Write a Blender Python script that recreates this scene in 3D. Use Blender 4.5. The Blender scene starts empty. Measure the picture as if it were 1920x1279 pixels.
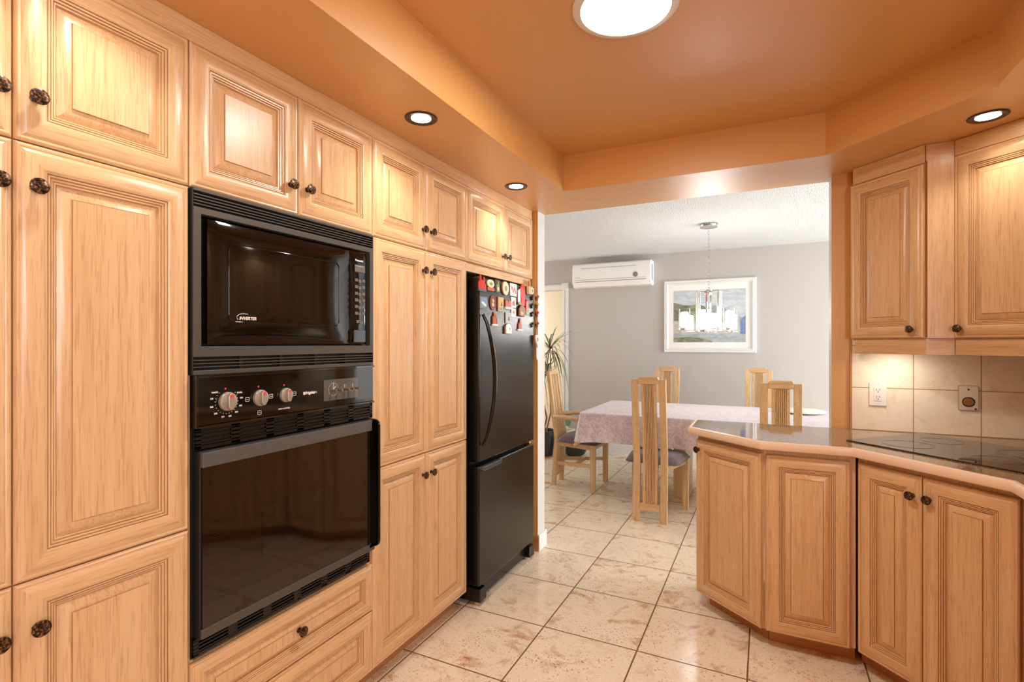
import bpy, bmesh, math, random
from mathutils import Vector, Matrix
random.seed(7)
S = bpy.context.scene
COL = S.collection
R = math.radians
PI = math.pi

# ------------------------------------------------------------------ camera, world, exposure, large lights
cam_d = bpy.data.cameras.new('camera'); cam = bpy.data.objects.new('camera', cam_d); COL.objects.link(cam)
cam_d.sensor_width = 36.0; cam_d.lens = 970.0 * 36.0 / 1920.0
cam_d.shift_y = 3.5 / 1920.0
cam_d.clip_start = 0.02
cam.location = (0, 0, 1.36); cam.rotation_euler = (R(90), 0, R(26.09))
S.camera = cam

S.view_settings.view_transform = 'Standard'; S.view_settings.look = 'None'
S.view_settings.gamma = 1.0; S.view_settings.use_curve_mapping = False
S.view_settings.exposure = 0.10
S.cycles.use_denoising = True
S.cycles.max_bounces = 10; S.cycles.diffuse_bounces = 6; S.cycles.glossy_bounces = 5
S.cycles.transmission_bounces = 8; S.cycles.transparent_max_bounces = 12
S.cycles.caustics_reflective = False; S.cycles.caustics_refractive = False
S.cycles.sample_clamp_indirect = 6.0

W = bpy.data.worlds.new('world'); S.world = W; W.use_nodes = True
W.node_tree.nodes['Background'].inputs[0].default_value = (0.80, 0.88, 1.0, 1)
W.node_tree.nodes['Background'].inputs[1].default_value = 1.0

def area_light(name, loc, rot, sx, sy, power, color):
    l = bpy.data.lights.new(name, 'AREA'); l.shape = 'RECTANGLE'; l.size = sx; l.size_y = sy
    l.energy = power; l.color = color
    o = bpy.data.objects.new(name, l); COL.objects.link(o); o.location = loc; o.rotation_euler = rot
    return o
# daylight through the dining patio door (right-hand wall) and through the kitchen window behind the camera
area_light('patio_daylight', (3.90, 4.75, 1.15), (R(90), 0, R(90)), 2.3, 2.0, 200, (0.90, 0.96, 1.0))
area_light('kitchen_daylight', (1.28, -0.70, 1.60), (R(90), 0, R(90)), 1.3, 1.0, 45, (0.96, 0.98, 1.0))
area_light('far_room_fill', (-3.9, 6.95, 1.4), (R(90), 0, R(-90)), .9, 1.8, 16, (1.0, 0.95, 0.85))  # unseen light added to brighten the room past the doorway; no window there
area_light('living_fill', (-4.2, 5.6, 1.5), (R(90), 0, R(-90)), 2.0, 1.6, 40, (1.0, 0.96, 0.88))  # unseen ambient fill from the living-room side; that wall has no window

# ------------------------------------------------------------------ materials
def lin(c):
    return tuple(((v / 255.0) / 12.92 if v / 255.0 <= 0.04045 else ((v / 255.0 + 0.055) / 1.055) ** 2.4) for v in c) + (1.0,)

def mat(name, rgb, rough=0.5, metal=0.0, **kw):
    m = bpy.data.materials.new(name); m.use_nodes = True
    b = m.node_tree.nodes['Principled BSDF']
    b.inputs['Base Color'].default_value = lin(rgb); b.inputs['Roughness'].default_value = rough
    b.inputs['Metallic'].default_value = metal
    for k, v in kw.items(): b.inputs[k.replace('_', ' ')].default_value = v
    return m

def N(m, t, **kw):
    n = m.node_tree.nodes.new(t)
    for k, v in kw.items():
        if k.startswith('i_'):
            n.inputs[k[2:].replace('_', ' ')].default_value = v
        else: setattr(n, k, v)
    return n
def L(m, a, b): m.node_tree.links.new(a, b)
def ramp(m, stops):
    r = m.node_tree.nodes.new('ShaderNodeValToRGB')
    while len(r.color_ramp.elements) < len(stops): r.color_ramp.elements.new(0.5)
    for e, (p, c) in zip(r.color_ramp.elements, stops): e.position = p; e.color = c
    return r
def bsdf(m): return m.node_tree.nodes['Principled BSDF']
def emis(name, rgb, strength):
    m = mat(name, rgb, 0.5); b = bsdf(m)
    b.inputs['Emission Color'].default_value = lin(rgb); b.inputs['Emission Strength'].default_value = strength
    return m

def wood(name, c1, c2, c3, axis, rough=0.34, stretch=1.6, fine=70.0):
    """oak: long soft streaks plus short dark pores, running along the local axis"""
    m = mat(name, (255, 255, 255), rough)
    tc = N(m, 'ShaderNodeTexCoord'); oi = N(m, 'ShaderNodeObjectInfo')
    add = N(m, 'ShaderNodeVectorMath', operation='ADD')
    sc = N(m, 'ShaderNodeVectorMath', operation='SCALE'); cx = N(m, 'ShaderNodeCombineXYZ')
    for i in range(3): L(m, oi.outputs['Random'], cx.inputs[i])
    L(m, cx.outputs[0], sc.inputs[0]); sc.inputs['Scale'].default_value = 9.0
    L(m, tc.outputs['Object'], add.inputs[0]); L(m, sc.outputs[0], add.inputs[1])
    def mp(a, b):
        q = N(m, 'ShaderNodeMapping'); v = [a, a, a]; v['xyz'.index(axis)] = b
        q.inputs['Scale'].default_value = v; L(m, add.outputs[0], q.inputs[0]); return q
    m1 = mp(55.0, stretch); n1 = N(m, 'ShaderNodeTexNoise', i_Scale=1.0, i_Detail=5.0, i_Roughness=0.55, i_Distortion=0.5)
    L(m, m1.outputs[0], n1.inputs['Vector'])
    m2 = mp(fine * 4, fine * 0.16); n2 = N(m, 'ShaderNodeTexNoise', i_Scale=1.0, i_Detail=2.0)
    L(m, m2.outputs[0], n2.inputs['Vector'])
    r1 = ramp(m, [(0.25, lin(c2)), (0.50, lin(c1)), (0.78, lin(c3))]); L(m, n1.outputs[0], r1.inputs[0])
    r2 = ramp(m, [(0.36, (0.62, 0.50, 0.38, 1)), (0.46, (1, 1, 1, 1))]); L(m, n2.outputs[0], r2.inputs[0])
    mx = N(m, 'ShaderNodeMix', data_type='RGBA', blend_type='MULTIPLY'); mx.inputs[0].default_value = 0.42
    L(m, r1.outputs[0], mx.inputs[6]); L(m, r2.outputs[0], mx.inputs[7])
    L(m, mx.outputs[2], bsdf(m).inputs['Base Color'])
    bp = N(m, 'ShaderNodeBump', i_Strength=0.12, i_Distance=0.002); L(m, n2.outputs[0], bp.inputs['Height'])
    L(m, bp.outputs[0], bsdf(m).inputs['Normal'])
    bsdf(m).inputs['Coat Weight'].default_value = 0.25; bsdf(m).inputs['Coat Roughness'].default_value = 0.22
    return m

OAK = ((210, 171, 127), (201, 159, 114), (218, 182, 140))
WV = wood('oak_vertical_grain', *OAK, 'z'); WH = wood('oak_horizontal_grain', *OAK, 'x')
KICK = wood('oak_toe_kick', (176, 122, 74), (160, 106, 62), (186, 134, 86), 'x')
CW = ((208, 172, 126), (192, 152, 104), (220, 188, 148))
CV = wood('chair_wood_vertical', *CW, 'z', 0.4); CHX = wood('chair_wood_cross', *CW, 'x', 0.4); CHY = wood('chair_wood_depth', *CW, 'y', 0.4)

def paint(name, rgb, rough, spec=0.5, bump=0.03, scale=500.0, coat=0.0):
    m = mat(name, rgb, rough); bsdf(m).inputs['Specular IOR Level'].default_value = spec
    g = N(m, 'ShaderNodeNewGeometry'); n = N(m, 'ShaderNodeTexNoise', i_Scale=scale, i_Detail=2.0)
    L(m, g.outputs['Position'], n.inputs['Vector'])
    bp = N(m, 'ShaderNodeBump', i_Strength=bump, i_Distance=0.002); L(m, n.outputs[0], bp.inputs['Height'])
    L(m, bp.outputs[0], bsdf(m).inputs['Normal'])
    bsdf(m).inputs['Coat Weight'].default_value = coat; bsdf(m).inputs['Coat Roughness'].default_value = 0.40
    return m
ORANGE = paint('orange_satin_paint', (208, 153, 86), 0.42, 0.5, 0.03, 350.0, 1.0)
GREY = paint('warm_grey_wall_paint', (184, 178, 174), 0.6)
WHITEP = paint('white_trim_paint', (224, 223, 220), 0.35)
CREAM = paint('cream_wall_paint', (240, 232, 214), 0.6)
POPCORN = paint('popcorn_ceiling_white', (244, 244, 242), 0.9, 0.2, 1.0, 110.0)
_v = N(POPCORN, 'ShaderNodeTexNoise', i_Scale=150.0, i_Detail=1.0); _g = N(POPCORN, 'ShaderNodeNewGeometry'); L(POPCORN, _g.outputs['Position'], _v.inputs['Vector'])
_r = ramp(POPCORN, [(0.30, lin((160, 162, 164))), (0.40, lin((234, 236, 237)))]); L(POPCORN, _v.outputs[0], _r.inputs[0]); L(POPCORN, _r.outputs[0], bsdf(POPCORN).inputs['Base Color'])
for n in POPCORN.node_tree.nodes:
    if n.type == 'BUMP': n.inputs['Distance'].default_value = 0.02

def tiles(name, w, h, off, plane, cream, mottle, grout, mortar, rough, speck=0.0):
    m = mat(name, (255, 255, 255), rough)
    g = N(m, 'ShaderNodeNewGeometry'); sep = N(m, 'ShaderNodeSeparateXYZ'); L(m, g.outputs['Position'], sep.inputs[0])
    cmb = N(m, 'ShaderNodeCombineXYZ'); L(m, sep.outputs[0], cmb.inputs[0]); L(m, sep.outputs[1 if plane == 'xy' else 2], cmb.inputs[1])
    mp = N(m, 'ShaderNodeMapping'); mp.inputs['Location'].default_value = (-off[0], -off[1], 0); L(m, cmb.outputs[0], mp.inputs[0])
    br = N(m, 'ShaderNodeTexBrick', i_Scale=1.0, offset=0.0, squash=1.0)
    br.inputs['Mortar Size'].default_value = mortar; br.inputs['Mortar Smooth'].default_value = 0.15
    br.inputs['Brick Width'].default_value = w; br.inputs['Row Height'].default_value = h
    br.inputs['Color1'].default_value = (0, 0, 0, 1); br.inputs['Color2'].default_value = (1, 1, 1, 1); br.inputs['Bias'].default_value = 0.0
    L(m, mp.outputs[0], br.inputs['Vector'])
    sc = N(m, 'ShaderNodeVectorMath', operation='SCALE'); sc.inputs['Scale'].default_value = 37.0; L(m, br.outputs['Color'], sc.inputs[0])
    ad = N(m, 'ShaderNodeVectorMath', operation='ADD'); L(m, cmb.outputs[0], ad.inputs[0]); L(m, sc.outputs[0], ad.inputs[1])
    n1 = N(m, 'ShaderNodeTexNoise', i_Scale=6.5, i_Detail=10.0, i_Roughness=0.72, i_Distortion=0.5); L(m, ad.outputs[0], n1.inputs['Vector'])
    r1 = ramp(m, [(0.30, lin(cream[1])), (0.45, lin(cream[0])), (0.53, lin(cream[0])), (0.70, lin(mottle))]); L(m, n1.outputs[0], r1.inputs[0])
    n2 = N(m, 'ShaderNodeTexNoise', i_Scale=120.0, i_Detail=2.0, i_Roughness=0.5); L(m, ad.outputs[0], n2.inputs['Vector'])
    n3 = N(m, 'ShaderNodeTexNoise', i_Scale=6.0, i_Detail=3.0); L(m, ad.outputs[0], n3.inputs['Vector'])
    mm = N(m, 'ShaderNodeMath', operation='MULTIPLY_ADD'); L(m, n3.outputs[0], mm.inputs[0]); mm.inputs[1].default_value = 0.28; L(m, n2.outputs[0], mm.inputs[2])
    r2 = ramp(m, [(0.775, (0, 0, 0, 1)), (0.82, (speck, speck, speck, 1))]); L(m, mm.outputs[0], r2.inputs[0])
    mx = N(m, 'ShaderNodeMix', data_type='RGBA'); L(m, r2.outputs[0], mx.inputs[0]); L(m, r1.outputs[0], mx.inputs[6]); mx.inputs[7].default_value = lin((150, 98, 56))
    mg = N(m, 'ShaderNodeMix', data_type='RGBA'); L(m, br.outputs['Fac'], mg.inputs[0]); L(m, mx.outputs[2], mg.inputs[6]); mg.inputs[7].default_value = lin(grout)
    L(m, mg.outputs[2], bsdf(m).inputs['Base Color'])
    rr = N(m, 'ShaderNodeMapRange'); rr.inputs['To Min'].default_value = rough; rr.inputs['To Max'].default_value = 0.85
    L(m, br.outputs['Fac'], rr.inputs['Value']); L(m, rr.outputs[0], bsdf(m).inputs['Roughness'])
    sb = N(m, 'ShaderNodeMath', operation='MULTIPLY_ADD'); L(m, br.outputs['Fac'], sb.inputs[0]); sb.inputs[1].default_value = -1.0
    s2 = N(m, 'ShaderNodeMath', operation='MULTIPLY'); L(m, n2.outputs[0], s2.inputs[0]); s2.inputs[1].default_value = 0.12
    L(m, s2.outputs[0], sb.inputs[2])
    bp = N(m, 'ShaderNodeBump', i_Strength=0.5, i_Distance=0.0015); L(m, sb.outputs[0], bp.inputs['Height']); L(m, bp.outputs[0], bsdf(m).inputs['Normal'])
    return m
FLOOR = tiles('floor_tile', 0.4435, 0.4435, (-0.953, 2.294), 'xy', ((228, 214, 192), (210, 186, 154)), (178, 124, 78), (112, 78, 46), 0.0035, 0.16, 0.75)
SPLASH = tiles('backsplash_tile', 0.253, 0.2105, (0.390, 1.1365), 'xz', ((240, 230, 212), (230, 216, 194)), (222, 202, 174), (176, 146, 104), 0.0022, 0.25, 0.0)

PLANKS = wood('hardwood_planks', (196, 132, 72), (176, 112, 56), (208, 146, 84), 'y', 0.3)

def speckle(name, ca, cb, cc, rough, scale):
    m = mat(name, (255, 255, 255), rough)
    g = N(m, 'ShaderNodeNewGeometry'); v = N(m, 'ShaderNodeTexVoronoi', i_Scale=scale); L(m, g.outputs['Position'], v.inputs['Vector'])
    sp = N(m, 'ShaderNodeSeparateColor'); L(m, v.outputs['Color'], sp.inputs[0])
    r = ramp(m, [(0.15, lin(ca)), (0.5, lin(cb)), (0.9, lin(cc))]); L(m, sp.outputs[0], r.inputs[0])
    L(m, r.outputs[0], bsdf(m).inputs['Base Color']); return m
COUNTER = speckle('speckled_brown_counter', (74, 56, 40), (128, 100, 72), (182, 152, 116), 0.055, 420.0)
bsdf(COUNTER).inputs['IOR'].default_value = 1.75
TRIM = mat('pink_solid_surface_edge', (226, 198, 172), 0.3)
GLASSBLK = mat('black_ceramic_glass', (26, 22, 18), 0.03); bsdf(GLASSBLK).inputs['IOR'].default_value = 1.9

def bronze():
    m = mat('mottled_bronze', (60, 44, 34), 0.32, 0.75)
    t = N(m, 'ShaderNodeTexCoord'); n = N(m, 'ShaderNodeTexNoise', i_Scale=220.0, i_Detail=4.0); L(m, t.outputs['Object'], n.inputs['Vector'])
    r = ramp(m, [(0.35, lin((30, 24, 22))), (0.52, lin((74, 54, 42))), (0.66, lin((150, 112, 78)))]); L(m, n.outputs[0], r.inputs[0])
    L(m, r.outputs[0], bsdf(m).inputs['Base Color'])
    bp = N(m, 'ShaderNodeBump', i_Strength=0.4, i_Distance=0.001); L(m, n.outputs[0], bp.inputs['Height']); L(m, bp.outputs[0], bsdf(m).inputs['Normal'])
    return m
BRONZE = bronze()
TRIMGREY = mat('charcoal_textured_metal', (78, 74, 68), 0.45, 0.2)
BLACKPL = mat('black_plastic', (14, 13, 12), 0.25); BLACKM = mat('matt_black', (8, 8, 8), 0.6)
GLOSS = mat('glossy_black_enamel', (8, 7, 6), 0.06); bsdf(GLOSS).inputs['IOR'].default_value = 1.55
GLOSSDK = mat('smoked_glass', (14, 11, 8), 0.04); bsdf(GLOSSDK).inputs['IOR'].default_value = 1.7
SILVER = mat('silver_knob', (172, 162, 150), 0.35, 0.5)
CHROME = mat('brushed_nickel', (196, 194, 190), 0.18, 1.0)
WHITEPL = mat('white_plastic', (238, 237, 234), 0.3)
PRINT = mat('pale_print', (222, 218, 210), 0.5); REDP = mat('red_print', (226, 64, 66), 0.4)
DKGREY = mat('dark_grey', (60, 60, 62), 0.5)

def fridge_mat(name, rgb, rough, bstr):
    m = mat(name, rgb, rough); t = N(m, 'ShaderNodeTexCoord')
    v = N(m, 'ShaderNodeTexNoise', i_Scale=230.0, i_Detail=2.0); L(m, t.outputs['Object'], v.inputs['Vector'])
    bp = N(m, 'ShaderNodeBump', i_Strength=bstr, i_Distance=0.0025); L(m, v.outputs[0], bp.inputs['Height']); L(m, bp.outputs[0], bsdf(m).inputs['Normal'])
    return m
FRIDGE = fridge_mat('black_textured_steel', (13, 12, 11), 0.13, 0.3)
bsdf(FRIDGE).inputs['IOR'].default_value = 1.5

def oven_glass():
    m = mat('striped_oven_glass', (24, 15, 9), 0.05); bsdf(m).inputs['IOR'].default_value = 1.62
    t = N(m, 'ShaderNodeTexCoord'); s = N(m, 'ShaderNodeSeparateXYZ'); L(m, t.outputs['Object'], s.inputs[0])
    a = N(m, 'ShaderNodeMath', operation='MULTIPLY'); L(m, s.outputs[2], a.inputs[0]); a.inputs[1].default_value = 1 / 0.0058
    fr = N(m, 'ShaderNodeMath', operation='FRACT'); L(m, a.outputs[0], fr.inputs[0])
    gt = N(m, 'ShaderNodeMath', operation='GREATER_THAN'); L(m, fr.outputs[0], gt.inputs[0]); gt.inputs[1].default_value = 0.55
    mx = N(m, 'ShaderNodeMix', data_type='RGBA'); L(m, gt.outputs[0], mx.inputs[0]); mx.inputs[6].default_value = lin((10, 6, 3)); mx.inputs[7].default_value = lin((38, 23, 12))
    L(m, mx.outputs[2], bsdf(m).inputs['Base Color']); return m
OVENGL = oven_glass()

def cloth_mat(name, ca, cb, scale, rough=0.85):
    m = mat(name, (255, 255, 255), rough); t = N(m, 'ShaderNodeTexCoord')
    ck = N(m, 'ShaderNodeTexNoise', i_Scale=scale, i_Detail=3.0, i_Distortion=1.5); L(m, t.outputs['Object'], ck.inputs['Vector'])
    r = ramp(m, [(0.42, lin(ca)), (0.56, lin(cb))]); L(m, ck.outputs[0], r.inputs[0]); L(m, r.outputs[0], bsdf(m).inputs['Base Color'])
    w = N(m, 'ShaderNodeTexNoise', i_Scale=600.0); L(m, t.outputs['Object'], w.inputs['Vector'])
    bp = N(m, 'ShaderNodeBump', i_Strength=0.25, i_Distance=0.002); L(m, w.outputs[0], bp.inputs['Height']); L(m, bp.outputs[0], bsdf(m).inputs['Normal'])
    bsdf(m).inputs['Sheen Weight'].default_value = 0.3
    return m
CLOTH = cloth_mat('mauve_jacquard_cloth', (184, 164, 170), (204, 190, 196), 26.0, 0.45)
SEAT = cloth_mat('plum_grey_upholstery', (92, 76, 84), (106, 88, 96), 40.0)
LEAF = mat('dark_green_leaf', (66, 86, 50), 0.4); LEAF2 = mat('mid_green_leaf', (74, 112, 66), 0.4); STEM = mat('brown_stem', (136, 104, 72), 0.7)

BULB = emis('glowing_bulb_glass', (255, 244, 226), 22.0)
DISC = emis('glowing_diffuser', (255, 250, 240), 9.0)
SHADE = emis('lit_frosted_shade', (255, 252, 246), 17.0)

# ------------------------------------------------------------------ mesh helpers
class MB:
    def __init__(s): s.v = []; s.f = []; s.m = []
    def add(s, vs, fs, mi=0):
        b = len(s.v); s.v += [tuple(v) for v in vs]
        for k, f in enumerate(fs):
            s.f.append([b + i for i in f]); s.m.append(mi[k] if isinstance(mi, (list, tuple)) else mi)
        return s
    def box(s, x0, x1, y0, y1, z0, z1, mi=0):
        vs = [(x0, y0, z0), (x1, y0, z0), (x1, y1, z0), (x0, y1, z0), (x0, y0, z1), (x1, y0, z1), (x1, y1, z1), (x0, y1, z1)]
        # faces: bottom, top, front(-y), right(+x), back(+y), left(-x)
        return s.add(vs, [(0, 3, 2, 1), (4, 5, 6, 7), (0, 1, 5, 4), (1, 2, 6, 5), (2, 3, 7, 6), (3, 0, 4, 7)], mi)
    def bar(s, p, q, w, d, mi=0, up=(0, 1, 0)):
        p, q = Vector(p), Vector(q); a = (q - p).normalized(); u = Vector(up); x = a.cross(u).normalized(); y = x.cross(a).normalized()
        vs = []
        for c in (p, q):
            for sx, sy in ((-1, -1), (1, -1), (1, 1), (-1, 1)): vs.append(c + x * sx * w / 2 + y * sy * d / 2)
        return s.add(vs, [(0, 3, 2, 1), (4, 5, 6, 7), (0, 1, 5, 4), (1, 2, 6, 5), (2, 3, 7, 6), (3, 0, 4, 7)], mi)
    def prism(s, poly, z0, z1, mi=0):
        n = len(poly); vs = [(x, y, z0) for x, y in poly] + [(x, y, z1) for x, y in poly]
        fs = [tuple(range(n - 1, -1, -1)), tuple(range(n, 2 * n))] + [(i, (i + 1) % n, n + (i + 1) % n, n + i) for i in range(n)]
        return s.add(vs, fs, mi)
    def plate(s, poly, y0, y1, mi=0):   # outline in x,z ; thickness along y (y0 is the front)
        n = len(poly); vs = [(x, y0, z) for x, z in poly] + [(x, y1, z) for x, z in poly]
        fs = [tuple(range(n)), tuple(range(2 * n - 1, n - 1, -1))] + [((i + 1) % n, i, n + i, n + (i + 1) % n) for i in range(n)]
        return s.add(vs, fs, mi)
    def lathe(s, prof, n=24, axis='z', c=(0, 0, 0), mi=0, cap=True):
        vs = []
        for r, h in prof:
            for i in range(n):
                a = 2 * PI * i / n; x, y = r * math.cos(a), r * math.sin(a)
                p = (x, y, h) if axis == 'z' else (x, -h, y) if axis == 'y' else (h, x, y)
                vs.append((p[0] + c[0], p[1] + c[1], p[2] + c[2]))
        fs = [(j * n + i, j * n + (i + 1) % n, (j + 1) * n + (i + 1) % n, (j + 1) * n + i) for j in range(len(prof) - 1) for i in range(n)]
        if cap: fs += [tuple(range(n - 1, -1, -1)), tuple((len(prof) - 1) * n + i for i in range(n))]
        return s.add(vs, fs, mi)
    def tube(s, pts, r, n=8, mi=0, closed=False):
        pts = [Vector(p) for p in pts]; vs = []; m = len(pts); rs = r if isinstance(r, (list, tuple)) else [r] * m
        for k, p in enumerate(pts):
            if closed: t = pts[(k + 1) % m] - pts[k - 1]
            else: t = pts[min(k + 1, m - 1)] - pts[max(k - 1, 0)]
            t.normalize(); ref = Vector((0, 0, 1)) if abs(t.z) < 0.9 else Vector((1, 0, 0))
            a = t.cross(ref).normalized(); b = t.cross(a).normalized()
            for i in range(n):
                w = 2 * PI * i / n; vs.append(p + (a * math.cos(w) + b * math.sin(w)) * rs[k])
        rng = m if closed else m - 1
        fs = [(j * n + i, j * n + (i + 1) % n, ((j + 1) % m) * n + (i + 1) % n, ((j + 1) % m) * n + i) for j in range(rng) for i in range(n)]
        if not closed: fs += [tuple(range(n - 1, -1, -1)), tuple((m - 1) * n + i for i in range(n))]
        return s.add(vs, fs, mi)
    def ball(s, c, r, n=12, sq=(1, 1, 1), mi=0):
        m = max(4, n // 2); vs = []; fs = []
        for j in range(1, m):
            ph = PI * j / m
            for i in range(n):
                a = 2 * PI * i / n; vs.append((c[0] + r * sq[0] * math.sin(ph) * math.cos(a), c[1] + r * sq[1] * math.sin(ph) * math.sin(a), c[2] + r * sq[2] * math.cos(ph)))
        vs += [(c[0], c[1], c[2] + r * sq[2]), (c[0], c[1], c[2] - r * sq[2])]; T = (m - 1) * n
        for j in range(m - 2):
            for i in range(n): fs.append((j * n + i, (j + 1) * n + i, (j + 1) * n + (i + 1) % n, j * n + (i + 1) % n))
        for i in range(n):
            fs.append((T, i, (i + 1) % n)); fs.append((T + 1, (m - 2) * n + (i + 1) % n, (m - 2) * n + i))
        return s.add(vs, fs, mi)
    def build(s, name, mats, parent=None, loc=(0, 0, 0), rz=0.0, smooth=None, bevel=None, seg=2):
        me = bpy.data.meshes.new(name); me.from_pydata(s.v, [], s.f); me.update()
        bm = bmesh.new(); bm.from_mesh(me); bmesh.ops.recalc_face_normals(bm, faces=bm.faces); bm.to_mesh(me); bm.free()
        if not isinstance(mats, (list, tuple)): mats = [mats]
        for mt in mats: me.materials.append(mt)
        for p, i in zip(me.polygons, s.m): p.material_index = i
        if smooth is not None: me.shade_smooth(); me.set_sharp_from_angle(angle=R(smooth))
        o = bpy.data.objects.new(name, me); COL.objects.link(o)
        o.location = loc; o.rotation_euler = (0, 0, rz)
        if parent is not None: o.parent = parent
        if bevel:
            b = o.modifiers.new('bevel', 'BEVEL'); b.width = bevel; b.segments = seg; b.limit_method = 'ANGLE'; b.angle_limit = R(40)
            b.harden_normals = False
        return o

def thing(name, label, cat, loc=(0, 0, 0), rz=0.0, group=None):
    o = bpy.data.objects.new(name, None); COL.objects.link(o); o.empty_display_size = 0.05
    o.location = loc; o.rotation_euler = (0, 0, rz); o['label'] = label; o['category'] = cat
    if group: o['group'] = group
    return o
def tag(o, label, cat, group=None, kind=None):
    o['label'] = label; o['category'] = cat
    if group: o['group'] = group
    if kind: o['kind'] = kind
    return o
def struct(o): o['kind'] = 'structure'; return o

def text(parent, name, body, size, loc, m, ext=0.0003, rz=0.0, align='LEFT', bold=0.0, shear=0.0, sx=1.0):
    c = bpy.data.curves.new(name, 'FONT'); c.body = body; c.size = size; c.extrude = ext; c.align_x = align; c.offset = bold; c.shear = shear
    t = bpy.data.objects.new(name + '_curve', c); COL.objects.link(t)
    dg = bpy.context.evaluated_depsgraph_get(); dg.update()
    me = bpy.data.meshes.new_from_object(t.evaluated_get(dg)); me.name = name
    bpy.data.objects.remove(t); bpy.data.curves.remove(c)
    me.transform(Matrix.Rotation(R(90), 4, 'X')); me.transform(Matrix.Diagonal((sx, 1, 1, 1)))
    me.materials.clear(); me.materials.append(m)
    o = bpy.data.objects.new(name, me); COL.objects.link(o); o.location = loc; o.rotation_euler = (0, 0, rz); o.parent = parent
    return o

# raised-panel door: rings of (inset, height) ; origin at its lower left back corner, front faces -y
PROF = [(0, 0), (0, .012), (.0025, .0155), (.0055, .017), (.0085, .0162), (.0105, .0150), (.0125, .0162), (.020, .0195), (.030, .0218), (.040, .0220),
        (.048, .0205), (.0535, .0170), (.0540, .0105), (.0550, .0105), (.0558, .0155), (.0595, .0148), (.0603, .0085), (.0612, .0085), (.0620, .0128), (.0655, .0118), (.0663, .0060), (.0672, .0060), (.0680, .0095), (.0710, .0085),
        (.0720, .0010), (.0740, .0010), (.0748, .0030), (.0785, .0050), (.090, .0105), (.0970, .0126), (.0980, .0108), (.0990, .0108), (.0993, .0160)]
KNOB = None
def knob(parent, x, y, z, name='knob', rad=0.0165):
    global KNOB
    if KNOB is None:
        b = MB(); b.lathe([(.009, 0), (.009, .002), (.0055, .004), (.0050, .013), (.008, .016), (.0155, .0185), (.0168, .0215), (.0160, .0245), (.011, .0262), (.004, .0268)], 20, 'y')
        KNOB = b.build(name, BRONZE, parent, (x, y, z), smooth=35); KNOB.data.name = 'knob'; return KNOB
    o = bpy.data.objects.new(name, KNOB.data); COL.objects.link(o); o.parent = parent; o.location = (x, y, z); return o

def door(parent, x0, x1, z0, z1, knobs=None, name='door', y=0.0, gap=0.0015, s=1.0, rz=0.0, org=None, prof=PROF):
    w = x1 - x0 - 2 * gap; h = z1 - z0 - 2 * gap; b = MB()
    lim = min(w, h) / 2 - 0.004
    P = [(i * s, d) for i, d in prof if i * s < lim]
    vs = []; fs = []; mi = []
    for i, d in P: vs += [(i, -d, i), (w - i, -d, i), (w - i, -d, h - i), (i, -d, h - i)]
    for k in range(len(P) - 1):
        a, c = 4 * k, 4 * k + 4; rail = P[k][0] < .0722 * s
        for j in range(4):
            fs.append((a + j, a + (j + 1) % 4, c + (j + 1) % 4, c + j)); mi.append(1 if (rail and j in (0, 2)) else 0)
    e = 4 * (len(P) - 1); fs.append((e, e + 1, e + 2, e + 3)); mi.append(0); fs.append((3, 2, 1, 0)); mi.append(0)
    b.add(vs, fs, mi)
    lx = (org[0] if org else 0) ; ly = (org[1] if org else 0)
    loc = (lx + math.cos(rz) * (x0 + gap) - math.sin(rz) * y, ly + math.sin(rz) * (x0 + gap) + math.cos(rz) * y, z0 + gap)
    o = b.build(name, [WV, WH], parent, loc, rz, smooth=28)
    if knobs: knob(o, knobs[0] - x0 - gap, -0.0195, knobs[1] - z0 - gap)
    return o

def lerp(a, b, t): return a + (b - a) * t

# ================================================================== THE SETTING
XL, YB, XR, YW, YD = -2.02, -2.0, 1.34, 3.12, 3.225
SOF, CEI = 2.22, 2.42
DX0, DX1, DY1 = -4.4, 4.0, 6.29

b = MB(); b.box(-4.4, 4.0, -2.0, 7.6, -0.05, 0.0); o = struct(b.build('floor', FLOOR))
b = MB(); b.box(-4.38, -2.30, 3.225, 7.59, 0.0, 0.004); o = struct(b.build('trim_1', PLANKS)); o['label'] = 'hardwood floor of the room beyond the dining area'
# kitchen ceiling: raised tray in a dropped soffit
b = MB()
b.box(XL - .1, -1.027, YB - .1, YW, SOF, 2.6)
b.box(0.70, XR + .1, YB - .1, 2.275, SOF, 2.6)
b.prism([(-1.027, 2.765), (0.249, 2.765), (0.70, 2.275), (XR + .1, 2.275), (XR + .1, YW), (-1.027, YW)], SOF, 2.6)
b.box(-1.027, 0.70, YB - .1, -0.9, SOF, 2.6)
b.box(-1.027, 0.70, -0.9, 2.78, CEI, 2.6)
struct(b.build('ceiling', ORANGE))
b = MB(); b.box(DX0, DX1, YD, 7.6, CEI, 2.6); struct(b.build('ceiling_dining', POPCORN)); 
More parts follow.
